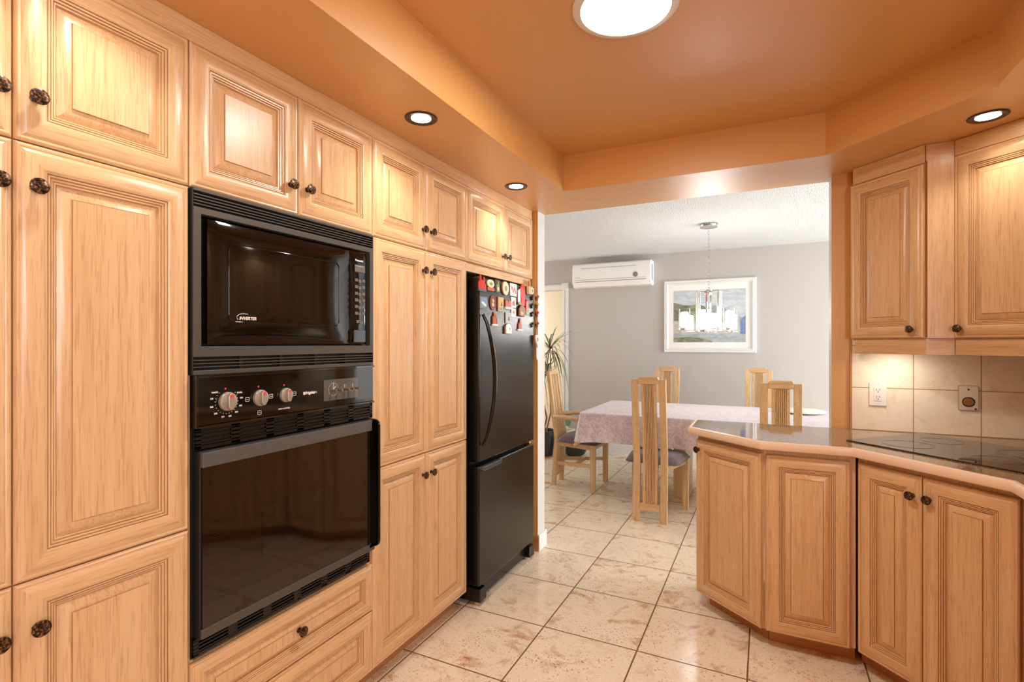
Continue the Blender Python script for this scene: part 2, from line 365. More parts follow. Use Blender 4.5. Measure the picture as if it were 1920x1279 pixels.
# wall between kitchen and dining room, with its opening
b = MB()
fm = [1, 0, 0, 1, 1, 1]
b.box(XL - .1, -1.335, YW - .01, YD, 0, SOF, [0, 0, 0, 1, 1, 1])
b.box(0.305, XR + .1, YW - .01, YD, 0, SOF, [0, 0, 0, 1, 1, 1])
b.box(XL - .1, XR + .1, YW, YD, SOF, 2.6, [0, 0, 0, 1, 1, 1])
b.box(DX0, XL - .1, YW, YD, 0, 2.6, 1); b.box(XR + .1, DX1, YW, YD, 0, 2.6, 1)
struct(b.build('wall_front', [ORANGE, paint('pale_jamb_paint', (204, 201, 196), .4)]))
b = MB(); b.box(XL - .1, XL, YB, YW - .01, 0, SOF); struct(b.build('wall_left', ORANGE))
b = MB(); b.box(XR, XR + .1, YB, YW - .01, 0, SOF); struct(b.build('wall_right', ORANGE))
b = MB(); b.box(XL - .1, XR + .1, YB - .1, YB, 0, SOF); struct(b.build('wall_rear', ORANGE))
# dining walls
b = MB(); b.box(-2.35, DX1, DY1, DY1 + .12, 0, CEI); b.box(DX0, -2.35, DY1, DY1 + .12, 2.045, CEI); b.box(DX0, -3.35, DY1, DY1 + .12, 0, 2.045)
struct(b.build('wall_back', GREY))
b = MB(); b.box(DX1, DX1 + .1, YD, DY1 + .12, 0, CEI); struct(b.build('wall_dining_right', GREY))
b = MB(); b.box(DX0 - .1, DX0, YD, 7.6, 0, CEI); struct(b.build('wall_dining_left', CREAM))
b = MB(); b.box(DX0, -1.9, 7.5, 7.6, 0, CEI); b.box(-2.0, -1.9, DY1 + .12, 7.5, 0, CEI); struct(b.build('wall_far', CREAM))
# door casing on the back wall
b = MB()
for x0, x1 in ((-2.352, -2.272), (-3.43, -3.35)):
    b.box(x0, x1, DY1 - .018, DY1, 0, 2.05); b.box(x0 + .012, x0 + .03, DY1 - .026, DY1 - .018, 0.12, 2.05); b.box(x1 - .03, x1 - .012, DY1 - .026, DY1 - .018, 0.12, 2.05)
    b.box(x0 - .006, x1 + .006, DY1 - .034, DY1, 2.045, 2.13)
b.box(-3.35, -2.352, DY1 - .018, DY1, 2.045, 2.115); b.box(-3.35, -2.352, DY1 - .026, DY1 - .018, 2.06, 2.10)
struct(b.build('door_1', WHITEP, bevel=.003))
b = MB(); b.box(-2.27, DX1, DY1 - .016, DY1, 0, .11); b.box(-2.27, DX1, DY1 - .010, DY1, .11, .125); struct(b.build('baseboard_back', WHITEP))
b = MB(); b.box(-1.335, -1.322, YW - .012, YD + .012, 0, .105, 0); struct(b.build('baseboard_left', [WHITEP], bevel=.003))
b = MB(); b.box(-1.45, -1.3225, YW - .024, YW - .012, 0, .095, 0); struct(b.build('baseboard_front', [KICK], bevel=.002))
# tiled splashback, its pale edge strip
b = MB(); b.box(0.393, XR, YW - .022, YW - .012, .925, 1.50); b.box(XR - .012, XR - .001, 0.2, YW - .022, .925, 1.50); struct(b.build('trim_2', SPLASH)); 
b = MB(); b.box(0.384, 0.393, YW - .024, YW - .010, .925, 1.50); struct(b.build('trim_3', mat('ochre_edge_strip', (186, 140, 88), .5)))
# patio door with vertical blinds, in the dining room's right-hand wall
BLIND = emis('daylit_blind', (232, 240, 248), 1.8)
b = MB(); b.box(DX1 - .03, DX1 - .01, 3.6, 5.9, .05, 2.12); b2 = MB()
for k in range(26):
    y = 3.64 + k * .088; b.box(DX1 - .05, DX1 - .044, y, y + .07, .08, 2.08)
struct(b.build('window_1', BLIND))
b.__init__(); b.box(DX1 - .07, DX1 - .02, 3.55, 3.61, 0, 2.16); b.box(DX1 - .07, DX1 - .02, 5.89, 5.95, 0, 2.16); b.box(DX1 - .07, DX1 - .02, 3.55, 5.95, 2.10, 2.18)
b.box(DX1 - .08, DX1 - .02, 4.72, 4.78, 0, 2.12)
struct(b.build('door_2', DKGREY))
b = MB(); b.box(XR - .03, XR - .001, -1.4, 0.0, 1.05, 2.12); struct(b.build('window_2', BLIND))

# ================================================================== LEFT RUN OF CABINETS
CFX = -1.382                     # carcass face; doors stand 22 mm proud of it
def left_unit(name, label, y0, y1, z0=.09, z1=2.162, cat='cabinet', carc=True):
    t = thing(name, label, cat, (CFX, y0, 0), R(90))
    if carc:
        w = y1 - y0; c = MB(); c.box(.001, w - .001, 0, .60, z0 + .002, z1 - .002); c.build('carcass', [WV], t)
    return t
ZA, ZB, ZT = .867, 1.774, 2.162
# far-left pantry (only its right edge is in view)
y0 = -0.06
t = left_unit('pantry_cabinet', 'oak pantry cabinet cut off by the left edge of the photo', y0, .496)
w = .496 - y0
door(t, 0, w, ZB, ZT, (w - .028, 1.867)); door(t, 0, w, ZA, ZB, (w - .028, 1.681)); door(t, 0, w, .09, ZA, (w - .028, .768))
# broad single-door pantry
t = left_unit('pantry_cabinet', 'wide oak pantry with one tall door, just left of the microwave', .496, .853)
w = .357
door(t, 0, w, ZB, ZT, (.033, 1.867)); door(t, 0, w, ZA, ZB, (.033, 1.683)); door(t, 0, w, .09, ZA, (.036, .770))
# oven tower
oy = .853; t = left_unit('oven_cabinet', 'oak tower cabinet that houses the black microwave and wall oven', oy, 1.562, carc=False)
w = 1.562 - oy; c = MB()
c.box(.001, .018, 0, .6, .092, 2.16); c.box(w - .018, w - .001, 0, .6, .092, 2.16); c.box(.018, w - .018, .585, .6, .092, 2.16)
c.box(.018, w - .018, 0, .585, 1.776, 2.16); c.box(.018, w - .018, 0, .585, .092, .505); c.build('carcass', [WV], t)
door(t, 0, 1.208 - oy, ZB, ZT, (1.171 - oy, 1.864)); door(t, 1.208 - oy, w, ZB, ZT, (1.240 - oy, 1.866))
door(t, 0, w, .325, .505, (1.207 - oy, .425), name='drawer', s=.72); door(t, 0, w, .09, .322, name='drawer', s=.9)
# double pantry
oy2 = 1.562; t = left_unit('pantry_cabinet', 'double-door oak pantry standing between the oven and the refrigerator', oy2, 2.265)
w = 2.265 - oy2; m_ = 1.914 - oy2
for a, c, ku in ((0, m_, m_ - .032), (m_, w, m_ + .032)):
    door(t, a, c, ZB, ZT, (ku, 1.861)); door(t, a, c, ZA, ZB, (ku, 1.680)); door(t, a, c, .09, ZA, (ku, .776))
# cabinet above the refrigerator
oy3 = 2.265; t = left_unit('wall_cabinet', 'two-door oak cabinet directly above the black refrigerator', oy3, 3.098, 1.76)
w = 3.098 - oy3; m_ = 2.686 - oy3
door(t, 0, m_, ZB, ZT, (m_ - .032, 1.857)); door(t, m_, w, ZB, ZT, (m_ + .032, 1.859))
c = MB(); c.box(.002, .69, -.012, .02, 1.728, 1.768); c.build('filler_rail', [WH], t)
c = MB(); c.box(.70, .80, .0, .02, 1.715, 1.762); c.build('bracket', [KICK], t)
c = MB(); c.box(.812, .832, -.002, .60, 0.0, 1.762); c.build('side_panel', [WV], t)
# fascia board, toe kick
c = MB(); c.box(0, 3.16, 0, .02, 0, SOF - 2.163); tag(c.build('fascia_board', [WH], None, (CFX + .010, -.06, 2.1625), R(90)), 'long oak fascia board between the left cabinets and the orange soffit', 'trim board')
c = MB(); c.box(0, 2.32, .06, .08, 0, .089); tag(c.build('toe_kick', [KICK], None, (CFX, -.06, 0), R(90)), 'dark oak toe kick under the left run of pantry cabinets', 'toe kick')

# ================================================================== MICROWAVE
mo = thing('microwave', 'black built-in microwave with charcoal trim kit, above the wall oven', 'microwave', (CFX + .004, .853, 1.27), R(90))
# local: x = world Y - .853, z = world Z - 1.27, y=-.022 is the cabinet door plane
c = MB(); W_ = .705
c.box(.004, W_ - .004, -.022, .0, .435, .453, 0)            # top lip
c.box(.004, .025, -.022, 0, .078, .436, 0); c.box(.683, W_ - .004, -.022, 0, .078, .436, 0)
c.box(.004, W_ - .004, -.022, 0, .052, .080, 0); c.box(.004, W_ - .004, -.022, 0, .004, .016, 0)
c.box(.001, .006, -.020, .0, .004, .50, 1); c.box(W_ - .006, W_ - .001, -.020, 0, .004, .50, 1)
c.box(.004, W_ - .004, -.022, 0, .495, .503, 0)
c.build('trim_frame', [TRIMGREY, BLACKM], mo, bevel=.0012)
def grille(parent, x0, x1, z0, z1, n, y0, dividers=0):
    g = MB(); g.box(x0, x1, y0 + .016, y0 + .02, z0, z1, 1); p = (z1 - z0) / n
    for k in range(n):
        zc = z0 + p * (k + .5)
        if k: g.box(x0, x1, y0, y0 + .010, z0 + p * k - .0012, z0 + p * k + .0012, 0)
    for k in range(dividers):
        x = lerp(x0, x1, (k + 1) / (dividers + 1)); g.box(x - .004, x + .004, y0 + .003, y0 + .012, z0, z1, 1)
    return g.build('vent_grille', [TRIMGREY, BLACKM], parent)
grille(mo, .006, W_ - .006, .453, .495, 5, -.020, 0); grille(mo, .006, W_ - .006, .016, .052, 4, -.020, 4)
c = MB(); c.box(.03, .675, .012, .40, .080, .430); c.build('body', BLACKM, mo)
# door: gently bulging panel with a raised rounded-rectangle window bead
def bulge(x0, x1, z0, z1, yb, h, nx=28, nz=18, edge=.010):
    g = MB(); vs = []; fs = []
    for j in range(nz + 1):
        for i in range(nx + 1):
            u, v = i / nx, j / nz; a = 1 - abs(2 * u - 1) ** 3.0; e = 1 - abs(2 * v - 1) ** 3.0
            ed = min(1, min(u, 1 - u) * (x1 - x0) / edge) * min(1, min(v, 1 - v) * (z1 - z0) / edge)
            vs.append((lerp(x0, x1, u), yb - h * a * e * .6 - h * .4 * ed, lerp(z0, z1, v)))
    n = nx + 1
    for j in range(nz):
        for i in range(nx): fs.append((j * n + i, j * n + i + 1, (j + 1) * n + i + 1, (j + 1) * n + i))
    B = len(vs); ring = [(i, 0) for i in range(n)] + [(nx, j) for j in range(1, nz + 1)] + [(i, nz) for i in range(nx - 1, -1, -1)] + [(0, j) for j in range(nz - 1, 0, -1)]
    for i, j in ring: vs.append((lerp(x0, x1, i / nx), yb + .03, lerp(z0, z1, j / nz)))
    m = len(ring)
    for k in range(m):
        i, j = ring[k]; i2, j2 = ring[(k + 1) % m]; fs.append((j * n + i, B + k, B + (k + 1) % m, j2 * n + i2))
    fs.append(tuple(B + k for k in range(m))); g.add(vs, fs); return g
dr = bulge(.048, .583, .087, .427, -.012, .009).build('door', GLOSS, mo, smooth=50)
def MS(x, z):
    u, v = (x - .048) / .535, (z - .087) / .340; a = 1 - abs(2 * u - 1) ** 3.0; e = 1 - abs(2 * v - 1) ** 3.0
    return -.012 - .009 * a * e * .6 - .009 * .4
def rrect(x0, x1, z0, z1, r, n=5):
    p = []
    for cx, cz, a0 in ((x1 - r, z1 - r, 0), (x0 + r, z1 - r, 90), (x0 + r, z0 + r, 180), (x1 - r, z0 + r, 270)):
        for k in range(n + 1):
            a = R(a0 + 90 * k / n); p.append((cx + r * math.cos(a), cz + r * math.sin(a)))
    return p
c = MB(); p = rrect(.106, .528, .150, .372, .02)
c.tube([(x, MS(x, z) - .0008, z) for x, z in p], .0019, 6, 0, True); c.build('window_bead', GLOSS, dr, smooth=60)
text(dr, 'lettering', 'INVERTER', .0125, (.137, -.0206, .157), PRINT, bold=.0004, shear=.25, sx=1.0)
c = MB(); c.tube([(.165, -.0206, .1735), (.150, -.0206, .1745), (.137, -.0205, .172), (.130, -.0205, .166), (.1305, -.0205, .160), (.134, -.0205, .1565)], .0008, 5); c.build('swoosh', PRINT, dr)
cp = bulge(.585, .672, .085, .427, -.012, .010, 8, 18).build('control_panel', GLOSS, mo, smooth=50)
text(cp, 'lettering', 'Panasonic', .0105, (.603, -.0232, .392), PRINT, bold=.0003)
c = MB(); c.plate(rrect(.600, .654, .352, .379, .003), -.0236, -.0225); c.build('display', mat('lcd_grey', (96, 92, 84), .3), cp)
MB().box(.606, .648, -.0241, -.0236, .3735, .3745).build('display_line', PRINT, cp)
b1 = MB(); b1.plate(rrect(-.0075, .0075, -.0055, .0055, .002), 0, .0022)
bt = None
for row in range(7):
    for col in range(3):
        if row == 6 and col == 2: continue
        x = .6085 + col * .0185 + (.007 if row == 6 else 0); z = .322 - row * .0245 + (-.003 if col == 1 else 0) - (.006 if row == 6 else 0)
        if bt is None: bt = b1.build('button', mat('grey_button', (98, 94, 88), .35), cp, (x, -.0245, z)); bt.data.name = 'button'
        else: q = bpy.data.objects.new('button', bt.data); COL.objects.link(q); q.parent = cp; q.location = (x, -.0245, z)
c = MB(); c.plate(rrect(.595, .658, .092, .138, .004), -.0225, -.018); c.build('release_button', GLOSS, cp, bevel=.001)

# ================================================================== WALL OVEN
ov = thing('wall_oven', 'black built-in wall oven with knobs and dark striped glass door', 'oven', (CFX + .004, .853, .515), R(90))
c = MB(); c.box(.008, .70, -.004, .0, .0, .755); c.build('frame', BLACKM, ov); 
c = MB(); c.box(.02, .688, 0, .5, .01, .745); c.build('body', BLACKM, ov)
# control panel, tilted very slightly back
c = MB(); c.plate([(.009, .622), (.692, .622), (.692, .757), (.009, .757)], -.030, -.004); pn = c.build('control_panel', GLOSS, ov, bevel=.003)
c = MB(); c.box(.006, .695, -.034, -.006, .7515, .7595); c.box(.006, .695, -.034, -.006, .6175, .6235); c.box(.004, .010, -.034, -.006, .6175, .7595); c.build('panel_edge', GLOSSDK, pn, bevel=.001)
def oven_knob(x, z, r, kn):
    g = MB(); g.lathe([(r, 0), (r, .006), (r * .96, .010), (r * .9, .011)], 28, 'y')
    g2 = []
    for k in range(9):
        a = PI * k / 8; g2.append((r * .34 * math.cos(a), r * .45 + r * .42 * math.sin(a)))
    for k in range(9):
        a = PI + PI * k / 8; g2.append((r * .34 * math.cos(a), -r * .45 + r * .42 * math.sin(a)))
    g.plate(g2, -.022, -.010)
    o = g.build(kn, SILVER, pn, (x, -.031, z), smooth=40, bevel=.0015)
    d = MB(); d.lathe([(r * .20, .0222), (r * .20, .0228)], 14, 'y', (0, 0, r * .58)); d.build('pointer', REDP, o)
    return o
for x, r in ((.092, .0265), (.196, .0245), (.287, .0225)):
    z = .682; oven_knob(x, z, r, 'knob')
    d = MB(); d.lathe([(.0028, 0), (.0028, .0006)], 12, 'y'); d.build('indicator_dot', REDP, pn, (x - .004, -.0302, z + r + .009))
def marks(cx, cz, r, lst, boxes):
    g = MB()
    for a in lst: g.lathe([(.0011, 0), (.0011, .0005)], 6, 'y', (cx + r * math.cos(R(a)), -.0302, cz + r * math.sin(R(a))))
    for a, rr in boxes:
        x, z = cx + rr * math.cos(R(a)), cz + rr * math.sin(R(a)); g.plate(rrect(x - .0042, x + .0042, z - .0032, z + .0032, .0008, 2), -.0306, -.030)
    return g.build('dial_marks', PRINT, pn)
marks(.092, .682, .034, range(-228, 46, 15), [])
for a, s_ in zip((225, 195, 165, 140, -50, -22, 8, 30, -105, -78), ('250', '200', '150', 'WARM', '400', '450', '500', 'BROIL', '300', '350')):
    text(pn, 'dial_number', s_, .0062, (.092 + .0455 * math.cos(R(a)), -.0302, .682 + .043 * math.sin(R(a)) - .002), PRINT, align='CENTER', bold=.0002)
for x, z in ((.196 - .040, .681), (.196 + .040, .683), (.196, .638), (.287 + .036, .683)):
    g = MB(); q = rrect(x - .0058, x + .0058, z - .0058, z + .0058, .0012, 2); g.tube([(a, -.0303, b_) for a, b_ in q], .0007, 4, 0, True); g.box(x - .003, x + .003, -.0306, -.0302, z - .0006, z + .0006); g.build('symbol', PRINT, pn)
text(pn, 'lettering', 'OVEN CONTROL', .0056, (.262, -.0302, .6385), PRINT, bold=.0002)
g = MB(); g.plate(rrect(.358, .366, .676, .685, .001, 2), -.0306, -.030); g.build('emblem', PRINT, pn)
text(pn, 'lettering', 'Frigidaire', .0125, (.3675, -.0302, .6768), PRINT, bold=.0005)
ck = MB(); ck.box(.444, .608, -.0312, -.0300, .646, .718); ck = ck.build('clock_panel', mat('smoked_clock_plate', (84, 82, 79), .08), pn)
g = MB()
for k in range(24):
    a = R(15 * k); g.box(.487 + .022 * math.cos(a) - .0008, .487 + .022 * math.cos(a) + .0008, -.0318, -.0312, .684 + .022 * math.sin(a) - .0008, .684 + .022 * math.sin(a) + .0008)
g.bar((.487, -.0318, .684), (.487, -.0318, .706), .0014, .0008); g.bar((.487, -.0318, .684), (.4985, -.0318, .694), .0018, .0008)
for cx in (.540, .580):
    for k in range(12):
        a = R(30 * k); g.box(cx + .013 * math.cos(a) - .0006, cx + .013 * math.cos(a) + .0006, -.0318, -.0312, .684 + .013 * math.sin(a) - .0006, .684 + .013 * math.sin(a) + .0006)
    g.bar((cx, -.0318, .684), (cx, -.0318, .697), .0012, .0008)
g.build('clock_face', PRINT, ck)
for x in (.478, .506, .540, .562, .590):
    g = MB(); g.lathe([(.0042, 0), (.0038, .012), (.0045, .020), (.0045, .024)], 14, 'y'); g.build('timer_knob', mat('bronze_peg', (120, 104, 84), .3, .4), ck, (x, -.031, .681), smooth=40)
def slots(parent, x0, x1, z0, z1, n, rows, y0, nm):
    g = MB(); g.box(x0, x1, y0 + .008, y0 + .012, z0, z1, 1)
    gw = (x1 - x0) / n
    p = (z1 - z0) / (rows + 1.2)
    for k in range(n + 1):
        xx = x0 + k * gw; g.box(max(x0, xx - .014), min(x1, xx + .014), y0, y0 + .008, z0, z1, 0)
    for r_ in range(rows + 1):
        zz = z0 + p * (r_ + .1) ; g.box(x0, x1, y0, y0 + .008, zz, zz + p * (.42 if 0 < r_ else .8), 0)
    g.box(x0, x1, y0, y0 + .008, z1 - p * .6, z1, 0)
    return g.build(nm, [BLACKPL, BLACKM], parent, bevel=.0006)
slots(ov, .009, .692, .560, .617, 6, 4, -.026, 'upper_vent')
slots(ov, .009, .690, .006, .056, 6, 4, -.014, 'lower_vent')
c = MB(); c.box(.012, .690, -.034, -.004, .058, .556); od = c.build('door', BLACKM, ov, bevel=.003)
c = MB(); c.box(.014, .668, -.046, -.034, .514, .553); c.build('door_top_bar', mat('charcoal_bar', (92, 90, 88), .38, .3), od, bevel=.002)
c = MB(); c.box(.014, .690, -.040, -.034, .058, .084); c.build('door_bottom_bar', TRIMGREY, od, bevel=.002)
c = MB(); c.box(.018, .650, -.0375, -.034, .084, .514); gl = c.build('glass', OVENGL, od)
c = MB(); c.plate(rrect(.20, .46, .205, .36, .018), -.0382, -.0375); c.build('viewing_pane', GLOSSDK, gl)
c = MB(); pr = []
for k in range(7): a = R(90 * k / 6); pr.append((-.034 - .030 * math.sin(a), .556 - .022 * (1 - math.cos(a))))
for k in range(7): a = R(90 - 90 * k / 6); pr.append((-.034 - .030 * math.sin(a), .070 + .022 * (1 - math.cos(a))))
fv = [(.684, y, z) for y, z in pr] + [(.694, y, z) for y, z in pr]; n_ = len(pr)
c.add(fv, [tuple(range(n_)), tuple(range(2 * n_ - 1, n_ - 1, -1))] + [(i, (i + 1) % n_, n_ + (i + 1) % n_, n_ + i) for i in range(n_)])
c.box(.660, .690, -.040, -.034, .07, .55)
c.build('handle', GLOSS, od, bevel=.0015)

# ================================================================== REFRIGERATOR
fx = -1.32
fr = thing('refrigerator', 'black textured refrigerator with bottom freezer, covered in magnets', 'refrigerator', (fx, 2.311, 0), R(90))
FW = .702
c = MB(); c.box(.012, FW - .012, .075, .68, .055, 1.70); c.build('body', BLACKM, fr)
def fdoor(z0, z1, nm):
    g = MB(); d = []
    for k in range(9):
        u = k / 8; d.append((lerp(0, FW, u), -.0 - .006 * (1 - (2 * u - 1) ** 2) * 0 - (0 if 0 < k < 8 else 0)))
    g.box(0, FW, 0, .066, z0, z1); return g.build(nm, FRIDGE, fr, bevel=.009, seg=3, smooth=40)
fd1 = fdoor(.742, 1.703, 'refrigerator_door'); fd2 = fdoor(.102, .722, 'freezer_door')
c = MB(); c.box(.02, FW - .02, .066, .078, .11, 1.69); c.build('gasket', mat('dark_gasket', (30, 30, 32), .6), fr)
pts = []
for k in range(19):
    u = k / 18; z = lerp(.828, 1.508, u); s_ = math.sin(PI * u)
    pts.append((.022 + .052 * s_, -.010 - .045 * s_ ** .6, z))
c = MB(); c.tube(pts, [.008 + .005 * math.sin(PI * k / 18) for k in range(19)], 10); c.build('handle', GLOSS, fd1, smooth=60)
c = MB(); c.plate([(0.005, .722), (.225, .722), (.222, .704), (.21, .698), (.02, .698), (.008, .704)], -.020, .004); c.build('handle', mat('dark_chrome_lip', (90, 92, 94), .22, .5), fd2, bevel=.004)
for x in (.004, FW - .074):
    c = MB(); c.add([(x, -.004, .02), (x + .07, -.004, .02), (x + .07, .12, .02), (x, .12, .02), (x + .004, -.002, .085), (x + .066, -.002, .085), (x + .07, .12, .098), (x, .12, .098)],
                    [(0, 3, 2, 1), (4, 5, 6, 7), (0, 1, 5, 4), (1, 2, 6, 5), (2, 3, 7, 6), (3, 0, 4, 7)]); ft = c.build('foot', BLACKPL, fr, bevel=.004)
    c = MB(); c.lathe([(.016, 0), (.016, .02)], 16, 'z', (x + .03, .03, 0)); c.build('leveling_wheel', mat('pale_wheel', (196, 170, 140), .5), ft)
c = MB(); c.box(.075, FW - .075, .03, .05, .022, .095); c.build('kick_grille', BLACKPL, fr)
c = MB(); c.box(FW - .05, FW - .002, .0, .06, 1.703, 1.716); c.build('hinge_cover', BLACKPL, fr, bevel=.003)

# magnets: local frame = fridge frame, front of the door at y=0
K = 1.0154
def mag(name, label, wy, wz, cat='fridge magnet'):
    t = thing(name, label, cat, (fx, wy * K, 1.36 + (wz - 1.36) * K), R(90), 'magnets on the refrigerator door'); t.scale = (1.12, 1, .86); return t
def pmat(name, rgb): return mat(name, rgb, .4)
M_ = dict(red=pmat('magnet_red', (214, 62, 48)), cream=pmat('magnet_cream', (226, 216, 186)), terra=pmat('magnet_terracotta', (184, 92, 58)), brown=pmat('magnet_brown', (140, 92, 48)),
          green=pmat('magnet_green', (128, 156, 96)), blue=pmat('magnet_blue', (112, 140, 172)), tan=pmat('magnet_tan', (204, 164, 118)), white=pmat('magnet_white', (232, 230, 226)),
          dark=pmat('magnet_dark', (54, 46, 44)), yellow=pmat('magnet_yellow', (214, 178, 84)), plum=pmat('magnet_plum', (72, 48, 52)))
def part(t, nm, poly, y0, y1, m, bev=.0008): g = MB(); g.plate(poly, y0, y1); return g.build(nm, m, t, bevel=bev)
def ell(rx, rz, n=24, cx=0, cz=0): return [(cx + rx * math.cos(2 * PI * k / n), cz + rz * math.sin(2 * PI * k / n)) for k in range(n)]
def rc(w, h, cx=0, cz=0): return [(cx - w / 2, cz - h / 2), (cx + w / 2, cz - h / 2), (cx + w / 2, cz + h / 2), (cx - w / 2, cz + h / 2)]
def castle(t, m, w, h, towers, base_m, nm='towers'):
    part(t, 'base', rc(w * 1.1, h * .16, 0, -h * .44), -.010, -.0005, base_m)
    g = MB()
    for x, hh, tw in towers:
        g.plate(rc(tw, h * hh, x * w, -h * .40 + h * hh / 2), -.008, -.001); g.plate([(x * w - tw / 2, -h * .40 + h * hh), (x * w + tw / 2, -h * .40 + h * hh), (x * w, -h * .40 + h * hh + tw * 1.3)], -.007, -.001)
    g.build(nm, m, t, bevel=.0006)
t = mag('fridge_magnet', 'red many-spired cathedral magnet at the top left of the refrigerator', 2.300, 1.661)
castle(t, M_['red'], .062, .088, [(-.44, .45, .008), (-.26, .92, .007), (-.06, .55, .009), (.12, .60, .007), (.28, .82, .007), (.46, .35, .008)], pmat('slate_base', (84, 86, 96)))
t = mag('fridge_magnet', 'cream scalloped oval magnet with orange rim, right of the red cathedral', 2.390, 1.660)
part(t, 'plaque', [(x, z + .012) for x, z in ell(.034, .026)], -.008, -.0005, M_['cream']); part(t, 'rim', rc(.066, .020, 0, -.022), -.0095, -.0005, M_['terra']); part(t, 'motif', ell(.016, .010, 12, 0, .012), -.009, -.008, M_['green'])
t = mag('fridge_magnet', 'dark square magnet with a green bottle on it', 2.474, 1.665)
part(t, 'plate', rc(.050, .082), -.003, -.0005, M_['plum']); part(t, 'bottle', [(-.013, -.036), (.013, -.036), (.013, .004), (.005, .014), (.005, .034), (-.005, .034), (-.005, .014), (-.013, .004)], -.006, -.003, M_['green']); part(t, 'bottle_label', rc(.018, .018, 0, -.016), -.0068, -.006, M_['cream'])
t = mag('fridge_magnet', 'cream upright oval magnet with a brown edge, in the top row', 2.562, 1.662)
part(t, 'back', ell(.036, .046, 24, -.004), -.006, -.0005, M_['brown']); part(t, 'face', ell(.033, .044), -.0085, -.006, M_['cream']); part(t, 'motif', ell(.014, .018, 10), -.0092, -.0085, M_['green'])
t = mag('fridge_magnet', 'white square picture magnet with brown figures, in the top row', 2.668, 1.664)
part(t, 'card', rc(.078, .084), -.004, -.0005, M_['white'])
for x, z in ((-.02, .01), (-.005, -.008), (.012, .006), (.022, -.014)): part(t, 'figure', ell(.007, .014, 8, x, z), -.0048, -.004, M_['terra'], .0003)
t = mag('fridge_magnet', 'tall red cathedral magnet with a white side, near the right edge', 2.778, 1.640)
part(t, 'side_panel', [(-.045, -.055), (-.020, -.060), (-.018, .045), (-.045, .030)], -.006, -.0005, M_['white']); part(t, 'spires', [(-.018, -.070), (.030, -.070), (.034, .03), (.022, .075), (.014, .04), (.004, .085), (-.006, .05), (-.016, .06)], -.010, -.0005, M_['red']); part(t, 'foot', rc(.03, .018, -.03, -.058), -.009, -.0005, M_['green'])
t = mag('fridge_magnet', 'small box-shaped wooden magnet at the top right corner', 2.895, 1.680)
part(t, 'box', rc(.052, .056, -.010), -.016, -.0005, M_['tan']); part(t, 'front_picture', rc(.034, .040, .008), -.018, -.016, M_['cream']); part(t, 'motif', ell(.008, .012, 10, .008), -.019, -.018, M_['brown'], .0003)
t = mag('fridge_magnet', 'framed blue landscape picture magnet, left end of the second row', 2.318, 1.566)
part(t, 'frame', rc(.070, .072), -.005, -.0005, pmat('magnet_grey_frame', (120, 112, 106))); part(t, 'picture', rc(.058, .058), -.006, -.005, M_['blue']); part(t, 'boat', [(-.024, .008), (.0, .002), (.022, -.016), (.010, -.022), (-.022, -.004)], -.0066, -.006, M_['white'], .0003)
t = mag('fridge_magnet', 'dark oval magnet with a thin red ring and pale motif', 2.418, 1.573)
part(t, 'oval', ell(.032, .047), -.004, -.0005, M_['plum']); g = MB(); g.tube([(x, -.0045, z) for x, z in ell(.026, .041)], .0016, 5, 0, True); g.build('ring', M_['red'], t)
part(t, 'motif', [(-.010, -.022), (.004, -.026), (.013, -.012), (.002, 0), (.012, .010), (.002, .026), (-.010, .018), (-.003, .006), (-.012, -.006)], -.0055, -.004, M_['yellow'], .0003)
t = mag('fridge_magnet', 'tan framed magnet with a small sailing boat', 2.506, 1.570)
part(t, 'frame', rc(.056, .092), -.007, -.0005, M_['tan']); part(t, 'picture', rc(.042, .076), -.008, -.007, M_['yellow']); part(t, 'sail', [(-.004, -.012), (.012, -.010), (.004, .024)], -.0088, -.008, M_['dark'], .0003); part(t, 'water', rc(.040, .016, 0, -.028), -.0086, -.008, M_['blue'], .0003)
t = mag('fridge_magnet', 'brown twin-arch magnet on a white base in the second row', 2.592, 1.578)
part(t, 'base', rc(.074, .014, .004, -.028), -.014, -.0005, M_['white'])
part(t, 'arches', [(-.032, -.022), (-.032, .010), (-.022, .026), (-.010, .022), (0, .004), (.010, .022), (.022, .026), (.032, .010), (.032, -.022)], -.010, -.0005, M_['terra'])
t = mag('fridge_magnet', 'white card magnet with small red figures, in the middle of the second row', 2.668, 1.592)
part(t, 'card', rc(.054, .070), -.004, -.0005, M_['white']); part(t, 'figures', [(-.016, -.022), (.016, -.022), (.012, .004), (.004, .018), (-.006, .002), (-.014, .010)], -.0048, -.004, M_['terra'], .0003)
t = mag('fridge_magnet', 'white card magnet with one red blossom, under the card of figures', 2.670, 1.532)
part(t, 'card', rc(.054, .056), -.0038, -.0005, M_['white']); part(t, 'blossom', [(.014 * math.cos(a * PI / 5) * (1 if a % 2 else .55), .016 * math.sin(a * PI / 5) * (1 if a % 2 else .55) + .004) for a in range(10)], -.0048, -.0038, M_['red'], .0003)
t = mag('fridge_magnet', 'round brown magnet like a painted stone, right of the blossom card', 2.772, 1.548)
part(t, 'stone', [(-.036, -.036), (.026, -.040), (.036, -.010), (.034, .022), (.012, .040), (-.018, .036), (-.034, .010)], -.014, -.0005, M_['brown'], .004); part(t, 'highlight', ell(.016, .014, 14, -.012, -.018), -.0155, -.013, M_['tan'], .001)
t = mag('fridge_magnet', 'red and white narrow tower magnet with a green foot, near the right edge', 2.850, 1.578)
part(t, 'tower', [(-.018, -.030), (.014, -.030), (.016, .036), (.004, .052), (-.014, .040)], -.008, -.0005, M_['red']); part(t, 'stripe', rc(.006, .060, -.004, .004), -.0088, -.008, M_['white'], .0003); part(t, 'foot', rc(.044, .026, .004, -.044), -.009, -.0005, M_['green'])
